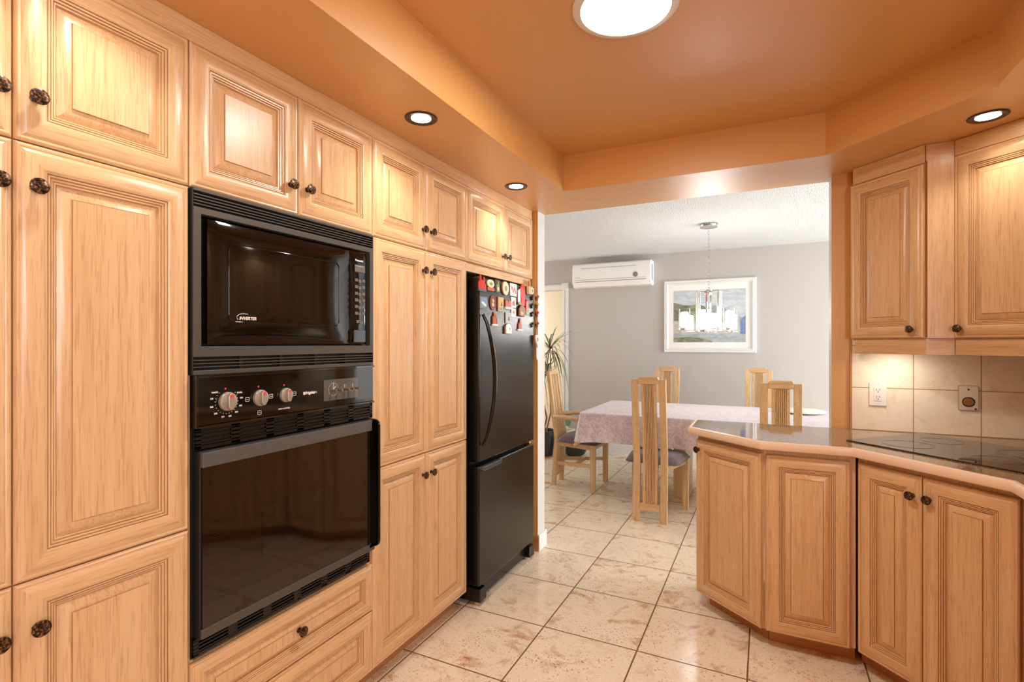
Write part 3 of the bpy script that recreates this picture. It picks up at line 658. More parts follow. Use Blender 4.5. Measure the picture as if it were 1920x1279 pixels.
for (yy, zz, lb, tw, hh) in ((2.438, 1.482, 'terracotta castle magnet below the dark oval one', [(-.38, .62, .008), (-.12, .95, .009), (.16, .78, .008), (.42, .42, .008)], .070),
                    (2.752, 1.462, 'single terracotta tower magnet below the painted stone', [(-.28, .50, .009), (.0, .95, .010), (.28, .45, .009)], .070)):
    t = mag('fridge_magnet', lb, yy, zz); castle(t, M_['terra'], .048, hh, tw, M_['white'])
t = mag('fridge_magnet', 'pale grey rectangular magnet with faint drawing, under the twin arches', 2.600, 1.500)
part(t, 'plate', rc(.062, .070), -.005, -.0005, pmat('magnet_pale_grey', (172, 176, 178))); part(t, 'drawing', [(-.006, -.016), (.014, -.020), (.010, .004), (-.002, .012)], -.0056, -.005, M_['dark'], .0003)
t = mag('fridge_magnet', 'white dome-shaped magnet, lowest on the refrigerator door', 2.592, 1.440)
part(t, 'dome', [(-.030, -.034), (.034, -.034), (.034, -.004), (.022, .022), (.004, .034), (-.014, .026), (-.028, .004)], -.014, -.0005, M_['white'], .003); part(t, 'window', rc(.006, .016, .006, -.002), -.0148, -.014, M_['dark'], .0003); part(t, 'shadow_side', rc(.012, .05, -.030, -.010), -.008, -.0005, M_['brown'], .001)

# heart garland hanging at the right edge of the refrigerator
t = thing('heart_garland', 'string of red and brown beads with a white heart, hanging beside the refrigerator', 'garland', (fx + .012, 3.022, 1.27), R(90))
g = MB(); g.tube([(0, 0, .40), (.004, 0, .30), (.0, 0, .20), (.003, 0, .13), (0, 0, .0)], .0012, 5); g.build('string', M_['cream'], t)
for k, z in enumerate((.375, .325, .272, .205)):
    for dx, dz, m, r in ((-.010, -.008, M_['brown'], .011), (.008, .010, M_['red'] if k != 1 else M_['yellow'], .010), (-.020, .002, M_['dark'], .008)):
        g = MB(); g.ball((dx, -.008, z + dz), r, 10); g.build('bead', m, t, smooth=60)
hp = []
for k in range(28):
    a = 2 * PI * k / 28; hp.append((.0022 * 16 * math.sin(a) ** 3 * .75, .0028 * (13 * math.cos(a) - 5 * math.cos(2 * a) - 2 * math.cos(3 * a) - math.cos(4 * a))))
ht = MB().plate([(x, z + .108) for x, z in hp], -.012, -.002).build('heart', M_['white'], t, bevel=.002)
MB().plate(ell(.010, .014, 14, -.004, .112), -.0135, -.012).build('heart_motif', M_['red'], ht)
g = MB(); g.plate([(-.006, .06), (.006, .06), (.010, -.01), (.002, -.02), (-.004, .0)], -.006, -.003); g.build('ribbon', M_['white'], t)

# ================================================================== PENINSULA AND CORNER BASE CABINETS
def seg(p, q): return math.atan2(q[1] - p[1], q[0] - p[0]), math.hypot(q[0] - p[0], q[1] - p[1])
BZ0, BZ1 = .078, .866
# faces 22 mm behind door fronts; door-front polyline
F0, F1, F2, F3, F4 = (-.330, 2.818), (-.013, 2.556), (.333, 2.556), (.720, 2.165), (.720, -1.0)
def inset_line(p, q, d):
    th, l = seg(p, q); nx, ny = -math.sin(th), math.cos(th); return (p[0] + nx * d, p[1] + ny * d), (q[0] + nx * d, q[1] + ny * d)
# end cabinet (angled face) ---------------------------------------------------
t = thing('base_cabinet', 'angled end cabinet of the peninsula with one oak door, nearest the dining table', 'cabinet', (F0[0], F0[1], 0), 0)
def toloc(P_, O_, th): dx, dy = P_[0] - O_[0], P_[1] - O_[1]; return (dx * math.cos(-th) - dy * math.sin(-th), dx * math.sin(-th) + dy * math.cos(-th))
def body(t, O_, th, poly, z0, z1, nm='carcass', m=WV): return MB().prism([toloc(p, O_, th) for p in poly], z0, z1).build(nm, [m], t)
th, ln = seg(F0, F1); 
body(t, F0, 0, [(-.312, 2.833), (-.020, 2.590), (-.006, 2.580), (-.006, 3.095), (-.312, 3.095)], BZ0 + .002, .888)
door(t, .004, ln - .014, BZ0, BZ1, (.030, .815), y=.022, rz=th)
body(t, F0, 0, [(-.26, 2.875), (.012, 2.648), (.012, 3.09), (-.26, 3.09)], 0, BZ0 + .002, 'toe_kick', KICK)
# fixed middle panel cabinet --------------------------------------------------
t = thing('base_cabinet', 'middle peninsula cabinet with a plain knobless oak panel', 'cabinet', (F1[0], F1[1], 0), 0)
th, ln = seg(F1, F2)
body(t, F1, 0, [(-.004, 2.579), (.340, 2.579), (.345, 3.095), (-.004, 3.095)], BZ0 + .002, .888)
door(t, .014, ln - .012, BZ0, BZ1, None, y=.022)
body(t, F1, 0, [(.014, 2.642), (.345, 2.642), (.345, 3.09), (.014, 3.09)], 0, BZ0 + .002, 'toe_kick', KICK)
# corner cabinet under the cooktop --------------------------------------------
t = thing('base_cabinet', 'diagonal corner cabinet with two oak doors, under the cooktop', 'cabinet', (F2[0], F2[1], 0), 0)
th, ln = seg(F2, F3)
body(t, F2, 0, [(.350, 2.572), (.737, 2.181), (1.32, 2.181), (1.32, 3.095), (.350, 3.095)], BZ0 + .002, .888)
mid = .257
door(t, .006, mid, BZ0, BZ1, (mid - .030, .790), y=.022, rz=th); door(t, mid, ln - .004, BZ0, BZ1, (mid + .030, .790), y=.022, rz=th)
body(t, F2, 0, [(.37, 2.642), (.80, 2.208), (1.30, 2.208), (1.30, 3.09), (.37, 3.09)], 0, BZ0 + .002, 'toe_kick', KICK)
# right run continuing towards the viewer -------------------------------------
for k, (ya, yb) in enumerate(((1.55, 2.16), (.94, 1.55), (.33, .94))):
    t = thing('base_cabinet', ['oak base cabinet on the right wall next to the corner cabinet', 'second oak base cabinet along the right wall', 'third oak base cabinet along the right wall'][k], 'cabinet', (.742, yb, 0), R(-90), 'base cabinets along the right wall')
    MB().box(0.001, yb - ya - .001, 0, .575, BZ0 + .002, .888).build('carcass', [WV], t)
    h_ = (yb - ya) / 2; door(t, 0, h_, BZ0, BZ1, (h_ - .03, .79)); door(t, h_, 2 * h_, BZ0, BZ1, (h_ + .03, .79))
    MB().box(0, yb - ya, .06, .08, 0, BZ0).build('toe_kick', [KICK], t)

# countertop with rounded pink edge -------------------------------------------
CT = [(-.354, 3.096), (-.354, 2.813), (-.02, 2.536), (.325, 2.536), (.70, 2.157), (.70, .30), (XR - .013, .30), (XR - .013, 3.096)]
ct = thing('countertop', 'speckled brown worktop with a pale pink rounded edge, on the right-hand cabinets', 'countertop', (0, 0, .888))
MB().prism(CT, .004, .037).build('worktop', COUNTER, ct)
def offset_poly(V, d):
    nrm = []; out = []
    for a, b_ in zip(V, V[1:]):
        e = Vector((b_[0] - a[0], b_[1] - a[1])).normalized(); nrm.append(Vector((-e.y, e.x)))
    out.append(Vector(V[0]) + nrm[0] * d)
    for i in range(1, len(V) - 1):
        q = (nrm[i - 1] + nrm[i]).normalized(); out.append(Vector(V[i]) + q * (d / q.dot(nrm[i])))
    out.append(Vector(V[-1]) + nrm[-1] * d); return out
path = CT[:6]; prof = [(.010, .000), (.0, .0005), (-.004, .003), (-.007, .009), (-.0075, .019), (-.007, .028), (-.004, .0345), (.0, .037), (.004, .0374), (.010, .0374)]
g = MB(); rings = [[(p.x, p.y, z) for p in offset_poly(path, d)] for d, z in prof]; vs = [v for r_ in rings for v in r_]; n_ = len(path)
fs = [(j * n_ + i, j * n_ + i + 1, (j + 1) * n_ + i + 1, (j + 1) * n_ + i) for j in range(len(prof) - 1) for i in range(n_ - 1)]
fs += [((len(prof) - 1) * n_ + i, (len(prof) - 1) * n_ + i + 1, i + 1, i) for i in range(n_ - 1)]
g.add(vs, fs); g.build('edge_trim', TRIM, ct, smooth=25)
# cooktop ----------------------------------------------------------------------
ck = thing('cooktop', 'black glass cooktop set diagonally into the corner worktop', 'cooktop', (.322, 2.716, .9255), R(-43.8))
MB().box(0, .66, 0, .50, 0, .005).build('glass_top', GLASSBLK, ck, bevel=.0015)
for x, y, r_ in ((.17, .14, .09), (.48, .14, .075), (.17, .36, .075), (.48, .36, .10)):
    g = MB(); g.tube([(x + r_ * math.cos(2 * PI * k / 40), y + r_ * math.sin(2 * PI * k / 40), .0051) for k in range(40)], .0006, 4, 0, True); g.build('burner_ring', mat('burner_line', (44, 40, 36), .4), ck)

# ================================================================== UPPER CABINETS, RIGHT
UZ0, UZ1 = 1.380, 2.138
# front polyline of the carcass (frieze face); doors stand 22 mm in front
U0, U1, U2, U3 = (.397, 3.048), (.624, 2.805), (.724, 2.803), (1.02, 2.507)
th, ln = seg(U0, U1)
t = thing('wall_cabinet', 'narrow angled upper cabinet with one oak door, beside the opening', 'cabinet', (U0[0], U0[1], 0), 0)
body(t, U0, 0, [U0, U1, (.626, 3.095), (.397, 3.095)], 1.378, SOF - .001)
door(t, -.012, ln + .000, UZ0, UZ1, (ln - .042, 1.420), y=0, rz=th)
MB().box(-.001, ln + .001, -.010, .0, UZ1 + .002, SOF - .001).build('frieze', [WH], t, rz=th, bevel=.002)
MB().box(.0, ln + .001, .0, .018, 1.308, 1.377).build('light_valance', [WH], t, rz=th, bevel=.002)
t = thing('filler_panel', 'flat oak filler strip between the two upper cabinets', 'panel', (U1[0], U1[1], 0), 0)
MB().box(.004, .097, -.014, .004, UZ0, 2.146).build('board', [WV], t, bevel=.001)
MB().box(.002, .099, .005, .25, 1.385, SOF - .001).build('box', [WV], t)
MB().box(.002, .099, -.002, .004, 2.147, SOF - .001).build('frieze', [WH], t)
MB().box(.002, .099, .0, .018, 1.308, 1.379).build('light_valance', [WH], t)
th, ln = seg(U2, U3)
t = thing('wall_cabinet', 'diagonal corner upper cabinet with one large oak door, above the cooktop', 'cabinet', (U2[0], U2[1], 0), 0)
body(t, U2, 0, [(U2[0] + .002, U2[1]), U3, (1.32, U3[1]), (1.32, 3.095), (.726, 3.095)], 1.378, SOF - .001)
door(t, .004, ln, UZ0 - .002, UZ1 + .012, (.030, 1.420), y=0, rz=th)
MB().box(.002, ln, -.006, .0, UZ1 + .014, SOF - .001).build('frieze', [WH], t, rz=th, bevel=.002)
MB().box(.002, ln, .0, .018, 1.308, 1.376).build('light_valance', [WH], t, rz=th, bevel=.002)
for k, (ya, yb) in enumerate(((1.82, 2.50), (1.14, 1.82))):
    t = thing('wall_cabinet', ['upper oak cabinet on the right wall next to the corner', 'second upper oak cabinet on the right wall'][k], 'cabinet', (1.02, yb, 0), R(-90), 'upper cabinets along the right wall')
    MB().box(0.001, yb - ya - .001, 0, .30, 1.378, SOF - .001).build('carcass', [WV], t)
    h_ = (yb - ya) / 2; door(t, 0, h_, UZ0, UZ1, (h_ - .03, 1.42)); door(t, h_, 2 * h_, UZ0, UZ1, (h_ + .03, 1.42))

# under-cabinet lamp
t = thing('under_cabinet_light', 'small lamp tucked under the narrow upper cabinet, lighting the tiles', 'light', (.56, 2.95, 1.36))
MB().lathe([(.034, 0), (.034, .016)], 24).build('housing', WHITEPL, t); MB().lathe([(.028, -.002), (.028, 0)], 24).build('lens', BULB, t)
l = bpy.data.lights.new('under_cabinet_glow', 'SPOT'); l.energy = 3.4; l.color = (1, .92, .78); l.spot_size = R(165); l.spot_blend = .8; l.shadow_soft_size = .03
lo = bpy.data.objects.new('under_cabinet_glow', l); COL.objects.link(lo); lo.location = (0, 0, -.012); lo.parent = t

# outlets -----------------------------------------------------------------------
t = thing('wall_outlet', 'white double power outlet on the tiled splashback', 'outlet', (.500, YW - .0222, 1.107))
pl = MB().plate(rrect(-.036, .036, -.058, .058, .004), -.006, 0).build('cover_plate', WHITEPL, t, bevel=.0015)
MB().plate(rrect(-.0165, .0165, -.034, .034, .002), -.0078, -.006).build('receptacle', WHITEPL, t, bevel=.0006)
g = MB()
for zc in (.017, -.019):
    g.box(-.0075, -.0055, -.0082, -.0076, zc, zc + .010); g.box(.0055, .0075, -.0082, -.0076, zc + .001, zc + .009); g.lathe([(.0026, .0076), (.0026, .0082)], 10, 'y', (0, 0, zc - .006))
g.build('sockets', DKGREY, t)
for z in (.049, -.049): MB().lathe([(.0032, .006), (.0028, .0072)], 12, 'y', (0, 0, z)).build('screw', CHROME, t)
t = thing('wall_outlet', 'steel outlet plate with a round brown socket, above the cooktop', 'outlet', (.848, YW - .0222, 1.103))
MB().plate(rrect(-.037, .037, -.058, .058, .005), -.006, 0).build('cover_plate', mat('brushed_steel_plate', (190, 180, 162), .28, .9), t, bevel=.002)
g = MB(); g.lathe([(.024, .006), (.024, .009), (.021, .0095), (.021, .007)], 28, 'y', (0, 0, -.018)); g.build('socket_ring', mat('dark_ring', (70, 48, 30), .4), t, smooth=40)
MB().lathe([(.0195, .006), (.0195, .010), (.017, .013)], 24, 'y', (0, 0, -.018)).build('socket', mat('brown_bakelite', (150, 102, 58), .4), t, smooth=40)
for x, z in ((.0, .040), (.026, -.050)): MB().lathe([(.0045, .006), (.004, .0078)], 12, 'y', (x, 0, z)).build('screw', DKGREY, t)

# ================================================================== CEILING LIGHTS
t = thing('ceiling_light', 'round flush white ceiling light glowing in the raised ceiling', 'light', (-.395, 1.615, CEI))
MB().lathe([(.165, 0), (.165, -.006), (.158, -.012), (.140, -.014), (.136, -.008), (.136, 0)], 56).build('rim', WHITEP, t, smooth=40)
MB().lathe([(.136, -.004), (.136, -.009), (.10, -.0105), (.02, -.011)], 56).build('diffuser', DISC, t, smooth=40)
l = bpy.data.lights.new('ceiling_glow', 'AREA'); l.shape = 'DISK'; l.size = .27; l.energy = 15; l.color = (1.0, .96, .90)
lo = bpy.data.objects.new('ceiling_glow', l); COL.objects.link(lo); lo.location = (0, 0, -.016); lo.parent = t
def downlight(x, y, lb, power=13):
    t = thing('recessed_downlight', lb, 'light', (x, y, SOF), 0, 'recessed downlights in the orange soffit')
    MB().lathe([(.0625, 0), (.0625, -.003), (.058, -.006), (.042, -.0035), (.038, -.002), (.038, 0)], 40).build('bezel', mat('dark_bronze_bezel', (70, 54, 40), .35, .5), t, smooth=40)
    MB().lathe([(.038, -.0010), (.038, -.0022), (.026, -.0035), (.006, -.0040)], 32).build('lamp_face', BULB, t, smooth=40)
    l = bpy.data.lights.new('downlight_beam', 'SPOT'); l.energy = power; l.color = (1.0, .94, .84); l.spot_size = R(125); l.spot_blend = .8; l.shadow_soft_size = .03
    lo = bpy.data.objects.new('downlight_beam', l); COL.objects.link(lo); lo.location = (0, 0, -.012); lo.parent = t
downlight(-1.183, 1.625, 'recessed downlight above the oven tower'); downlight(-1.228, 2.56, 'small recessed downlight above the refrigerator')
downlight(.758, 2.555, 'recessed downlight above the corner upper cabinets', 9)
downlight(-1.183, .60, 'recessed downlight above the wide pantry'); downlight(.86, 1.20, 'recessed downlight above the right wall cabinets', 8)

# ================================================================== DINING ROOM
# air conditioner
ac = thing('air_conditioner', 'white wall-mounted air conditioner high on the grey wall', 'air conditioner', (-2.150, DY1, 2.036))
wd = .955; pr = [(0, .02), (0, .30), (-.155, .30), (-.185, .285), (-.198, .25), (-.205, .12), (-.200, .075), (-.185, .045), (-.150, .012), (-.06, .0)]
g = MB(); n_ = len(pr); vs = [(0, y, z) for y, z in pr] + [(wd, y, z) for y, z in pr]
g.add(vs, [tuple(range(n_)), tuple(range(2 * n_ - 1, n_ - 1, -1))] + [(i, (i + 1) % n_, n_ + (i + 1) % n_, n_ + i) for i in range(n_)]); g.build('casing', WHITEPL, ac, smooth=35, bevel=.004)
g = MB(); g.box(.04, wd - .05, -.2015, -.150, .070, .0735); g.build('outlet_slot', DKGREY, ac)
MB().box(.035, wd - .045, -.2075, -.200, .092, .0945).build('lower_groove', mat('groove_grey', (150, 150, 148), .5), ac)
MB().box(.11, wd - .17, -.2015, -.196, .2335, .2365).build('upper_groove', mat('groove_grey', (120, 120, 118), .5), ac)
MB().box(.038, wd - .048, -.200, -.172, .046, .068).build('louver', WHITEPL, ac, bevel=.003)
MB().lathe([(.030, .2030), (.030, .2065)], 28, 'y', (wd - .175, 0, .132)).build('badge', mat('badge_grey', (140, 136, 130), .3, .3), ac)
MB().box(.040, .046, -.2062, -.204, .119, .125).build('emblem', DKGREY, ac); MB().box(.050, .098, -.2062, -.204, .1205, .1235).build('nameplate_line', DKGREY, ac)
MB().box(wd - .002, wd + .002, -.13, -.10, .06, .25).build('side_vent', DKGREY, ac)

# framed picture
pf = thing('framed_picture', 'large white-framed landscape picture on the grey dining wall', 'picture', (-.580, DY1, 1.668))
hw, hh = .492, .418
g = MB(); P2 = [(0, 0), (0, .022), (.010, .030), (.024, .026), (.032, .032), (.040, .026), (.048, .018), (.052, .012)]
vs = []; fs = []
for i, d in P2: vs += [(-hw + i, -d, -hh + i), (hw - i, -d, -hh + i), (hw - i, -d, hh - i), (-hw + i, -d, hh - i)]
for k in range(len(P2) - 1):
    for j in range(4): fs.append((4 * k + j, 4 * k + (j + 1) % 4, 4 * k + 4 + (j + 1) % 4, 4 * k + 4 + j))
fs.append((3, 2, 1, 0)); g.add(vs, fs); g.build('frame', WHITEP, pf, smooth=30)
MB().box(-hw + .045, hw - .045, -.010, -.004, -hh + .045, hh - .045).build('mat_board', mat('mat_board_white', (236, 235, 231), .7), pf)
def art(name, ca, cb, sc=9.0):
    m = mat(name, (255, 255, 255), .35); tc_ = N(m, 'ShaderNodeTexCoord'); mp_ = N(m, 'ShaderNodeMapping'); mp_.inputs['Scale'].default_value = (1, 1, 3.2); L(m, tc_.outputs['Object'], mp_.inputs[0])
    n_1 = N(m, 'ShaderNodeTexNoise', i_Scale=sc, i_Detail=6.0, i_Distortion=1.0); L(m, mp_.outputs[0], n_1.inputs['Vector']); r_1 = ramp(m, [(.38, lin(ca)), (.62, lin(cb))]); L(m, n_1.outputs[0], r_1.inputs[0]); L(m, r_1.outputs[0], bsdf(m).inputs['Base Color']); return m
aw, ah = .385, .300
g = MB()
g.plate(rc(2 * aw, 2 * ah), -.0110, -.0100, 0)
g.plate([(-aw, -.06), (.20, -.08), (.12, .02), (.05, .045), (-.03, .10), (-.12, .145), (-.18, .125), (-.28, .13), (-aw, .165)], -.0116, -.0110, 1)
g.plate([(-.06, .02), (.0, .10), (.06, .118), (.12, .10), (.20, .05), (.30, -.01), (aw, -.03), (aw, -.10), (-.06, -.10)], -.0114, -.0110, 2)
g.plate([(-aw, -ah), (aw, -ah), (aw, -.20), (-aw, -.20)], -.0118, -.0110, 3)
g.plate([(-aw, -ah), (.05, -ah), (-.05, -.255), (-.2, -.24), (-aw, -.25)], -.0122, -.0118, 1)
g.plate([(-aw, -.20), (aw, -.20), (aw, -.06), (.15, -.09), (-aw, -.05)], -.0120, -.0116, 4)
g.plate([(.33, -.21), (aw, -.21), (aw, .0), (.33, -.05)], -.0124, -.0120, 5); g.plate([(-.30, -.20), (-.12, -.20), (-.12, -.10), (-.21, -.05), (-.30, -.10)], -.0124, -.0120, 6)
g.plate([(-.02, -.20), (.20, -.20), (.20, -.11), (.09, -.055), (-.02, -.11)], -.0124, -.0120, 6)
g.build('print', [art('art_sky', (206, 210, 212), (176, 188, 200)), art('art_hill', (96, 104, 84), (150, 152, 124)), art('art_far_hill', (126, 150, 160), (164, 166, 150)), art('art_water', (176, 184, 186), (150, 158, 160)), art('art_field', (168, 168, 154), (200, 196, 186)), art('art_blue_house', (86, 116, 160), (110, 134, 168)), art('art_pale_house', (196, 188, 184), (214, 208, 204))], pf)
GLZ = mat('picture_glass', (255, 255, 255), .02); bsdf(GLZ).inputs['Transmission Weight'].default_value = 1.0; bsdf(GLZ).inputs['IOR'].default_value = 1.01
# chandelier
ch = thing('chandelier', 'silver chandelier with glowing glass cylinder shades over the dining table', 'chandelier', (-.453, 4.91, CEI))
MB().lathe([(.068, 0), (.072, -.010), (.066, -.022), (.074, -.026), (.074, -.032), (.02, -.034)], 36).build('canopy', CHROME, ch, smooth=35)
g = MB()
z = -.034; k = 0
while z > -.58:
    h_ = .034; pts = []
    for q in range(12):
        a = 2 * PI * q / 12; r0 = .0075 * math.cos(a); pts.append((r0 if k % 2 else 0, 0 if k % 2 else r0, z - h_ / 2 + .5 * h_ * math.sin(a)))
    g.tube(pts, .0016, 5, 0, True); z -= .028; k += 1
g.build('chain', CHROME, ch, smooth=60)
g = MB(); g.lathe([(.020, -.585), (.036, -.588), (.036, -.598), (.024, -.600), (.024, -.618), (.036, -.620), (.036, -.630), (.02, -.634)], 28); g.build('hub', CHROME, ch, smooth=35)
CGL = mat('clear_shade_glass', (250, 250, 250), .03); bsdf(CGL).inputs['Transmission Weight'].default_value = 1.0; bsdf(CGL).inputs['IOR'].default_value = 1.12
AZ = [R(26 + 60 * k) for k in range(6)]
for k, a in enumerate(AZ):
    r_in, r_out = (.105, .215); dx, dy = math.cos(a), math.sin(a)
    g = MB()
    if k % 2 == 0 or True:
        g.bar((.03 * dx, .03 * dy, -.605), (r_in * dx, r_in * dy, -.605), .022, .012, up=(0, 0, 1)); g.bar((r_in * dx, r_in * dy, -.599), (r_in * dx, r_in * dy, -.965), .022, .012, up=(-dy, dx, 0))
        g.bar((r_in * dx, r_in * dy, -.960), (r_out * dx, r_out * dy, -.960), .022, .012, up=(0, 0, 1))
    g.build('arm', CHROME, ch, bevel=.001)
    cx, cy = r_out * dx, r_out * dy; zb = -.952 + (.02 if k % 2 else 0)
    s_ = MB(); s_.lathe([(.050, 0), (.050, .175), (.047, .175), (.047, .002)], 28, 'z', (cx, cy, zb), cap=False); s_.build('glass_shade', CGL, ch, smooth=40)
    s_ = MB(); s_.lathe([(.030, .010), (.036, .018), (.036, .135), (.026, .146), (.004, .148)], 24, 'z', (cx, cy, zb)); s_.build('frosted_inner_shade', SHADE, ch, smooth=40)
    s_ = MB(); s_.lathe([(.052, -.012), (.052, -.002)], 24, 'z', (cx, cy, zb)); s_.build('shade_cup', CHROME, ch, smooth=40)
l = bpy.data.lights.new('chandelier_glow', 'POINT'); l.energy = 16; l.color = (1.0, .98, .95); l.shadow_soft_size = .15
lo = bpy.data.objects.new('chandelier_glow', l); COL.objects.link(lo); lo.location = (0, 0, -.80); lo.parent = ch

# table and cloth
TX0, TX1, TY0, TY1, TZ = -1.455, .66, 4.295, 5.375, .755
tb = thing('dining_table', 'long dining table hidden under the mauve tablecloth', 'table', ((TX0 + TX1) / 2, (TY0 + TY1) / 2, 0))
hx, hy = (TX1 - TX0) / 2 - .01, (TY1 - TY0) / 2 - .01
MB().box(-hx, hx, -hy, hy, .715, .748).build('tabletop', CHX, tb)
for x, y in ((-.26, 0), (.42, 0)):
    MB().box(x - .05, x + .05, y - .25, y + .25, .03, .715).build('leg', CV, tb, bevel=.008)
    MB().box(x - .06, x + .06, y - .27, y + .27, 0, .035).build('foot', CHY, tb, bevel=.006)
def tablecloth():
    pts = []; rr = .03; hx_, hy_ = (TX1 - TX0) / 2, (TY1 - TY0) / 2
    segs = []
    def edge(x0, y0, x1, y1, n):
        for k in range(n): segs.append((lerp(x0, x1, k / n), lerp(y0, y1, k / n)))
    edge(-hx_ + rr, -hy_, hx_ - rr, -hy_, 60)
    for k in range(6): a = R(-90 + 15 * k); segs.append((hx_ - rr + rr * math.cos(a), -hy_ + rr + rr * math.sin(a)))
    edge(hx_, -hy_ + rr, hx_, hy_ - rr, 30)
    for k in range(6): a = R(15 * k); segs.append((hx_ - rr + rr * math.cos(a), hy_ - rr + rr * math.sin(a)))
    edge(hx_ - rr, hy_, -hx_ + rr, hy_, 60)
    for k in range(6): a = R(90 + 15 * k); segs.append((-hx_ + rr + rr * math.cos(a), hy_ - rr + rr * math.sin(a)))
    edge(-hx_, hy_ - rr, -hx_, -hy_ + rr, 30)
    for k in range(6): a = R(180 + 15 * k); segs.append((-hx_ + rr + rr * math.cos(a), -hy_ + rr + rr * math.sin(a)))
    n = len(segs); vs = []; fs = []
    rows = [(-.012, .0), (-.003, -.001), (.001, -.006), (.003, -.02)] + [(.004, -.02 - .222 * k / 8) for k in range(1, 9)]
    per = 0; acc = []
    for i in range(n):
        a, b_ = segs[i], segs[(i + 1) % n]; acc.append(per); per += math.hypot(b_[0] - a[0], b_[1] - a[1])
    for ri, (o_, dz) in enumerate(rows):
        for i, (x, y) in enumerate(segs):
            a, b_ = segs[i - 1], segs[(i + 1) % n]; tx, ty = b_[0] - a[0], b_[1] - a[1]; q = math.hypot(tx, ty) or 1; nx, ny = ty / q, -tx / q
            f = max(0, (-dz - .03)) / .22; corner = math.exp(-((abs(abs(x) - hx_) + abs(abs(y) - hy_)) / .10) ** 2)
            w = o_ + f * (.010 * math.sin(acc[i] * 14) + .006 * math.sin(acc[i] * 37 + 1.3) + .03 * corner + .012)
            vs.append((x + nx * w, y + ny * w, dz - f * .012 * corner))
    for j in range(len(rows) - 1):
        for i in range(n): fs.append((j * n + i, j * n + (i + 1) % n, (j + 1) * n + (i + 1) % n, (j + 1) * n + i))
    fs.append(tuple(range(n))); g = MB(); g.add(vs, fs); o = g.build('tablecloth', CLOTH, None, ((TX0 + TX1) / 2, (TY0 + TY1) / 2, TZ), smooth=50)
    return tag(o, 'pale mauve patterned tablecloth draped over the dining table', 'tablecloth')
tablecloth()
t = thing('serving_board', 'white round serving board lying on the right end of the tablecloth', 'board', (.290, 5.10, TZ + .001))
MB().lathe([(.06, 0), (.06, .010)], 32).build('base', WHITEPL, t); MB().lathe([(.165, .010), (.170, .014), (.170, .022), (.165, .026), (.02, .026)], 48).build('disc', mat('cream_disc', (236, 230, 214), .4), t, smooth=40)

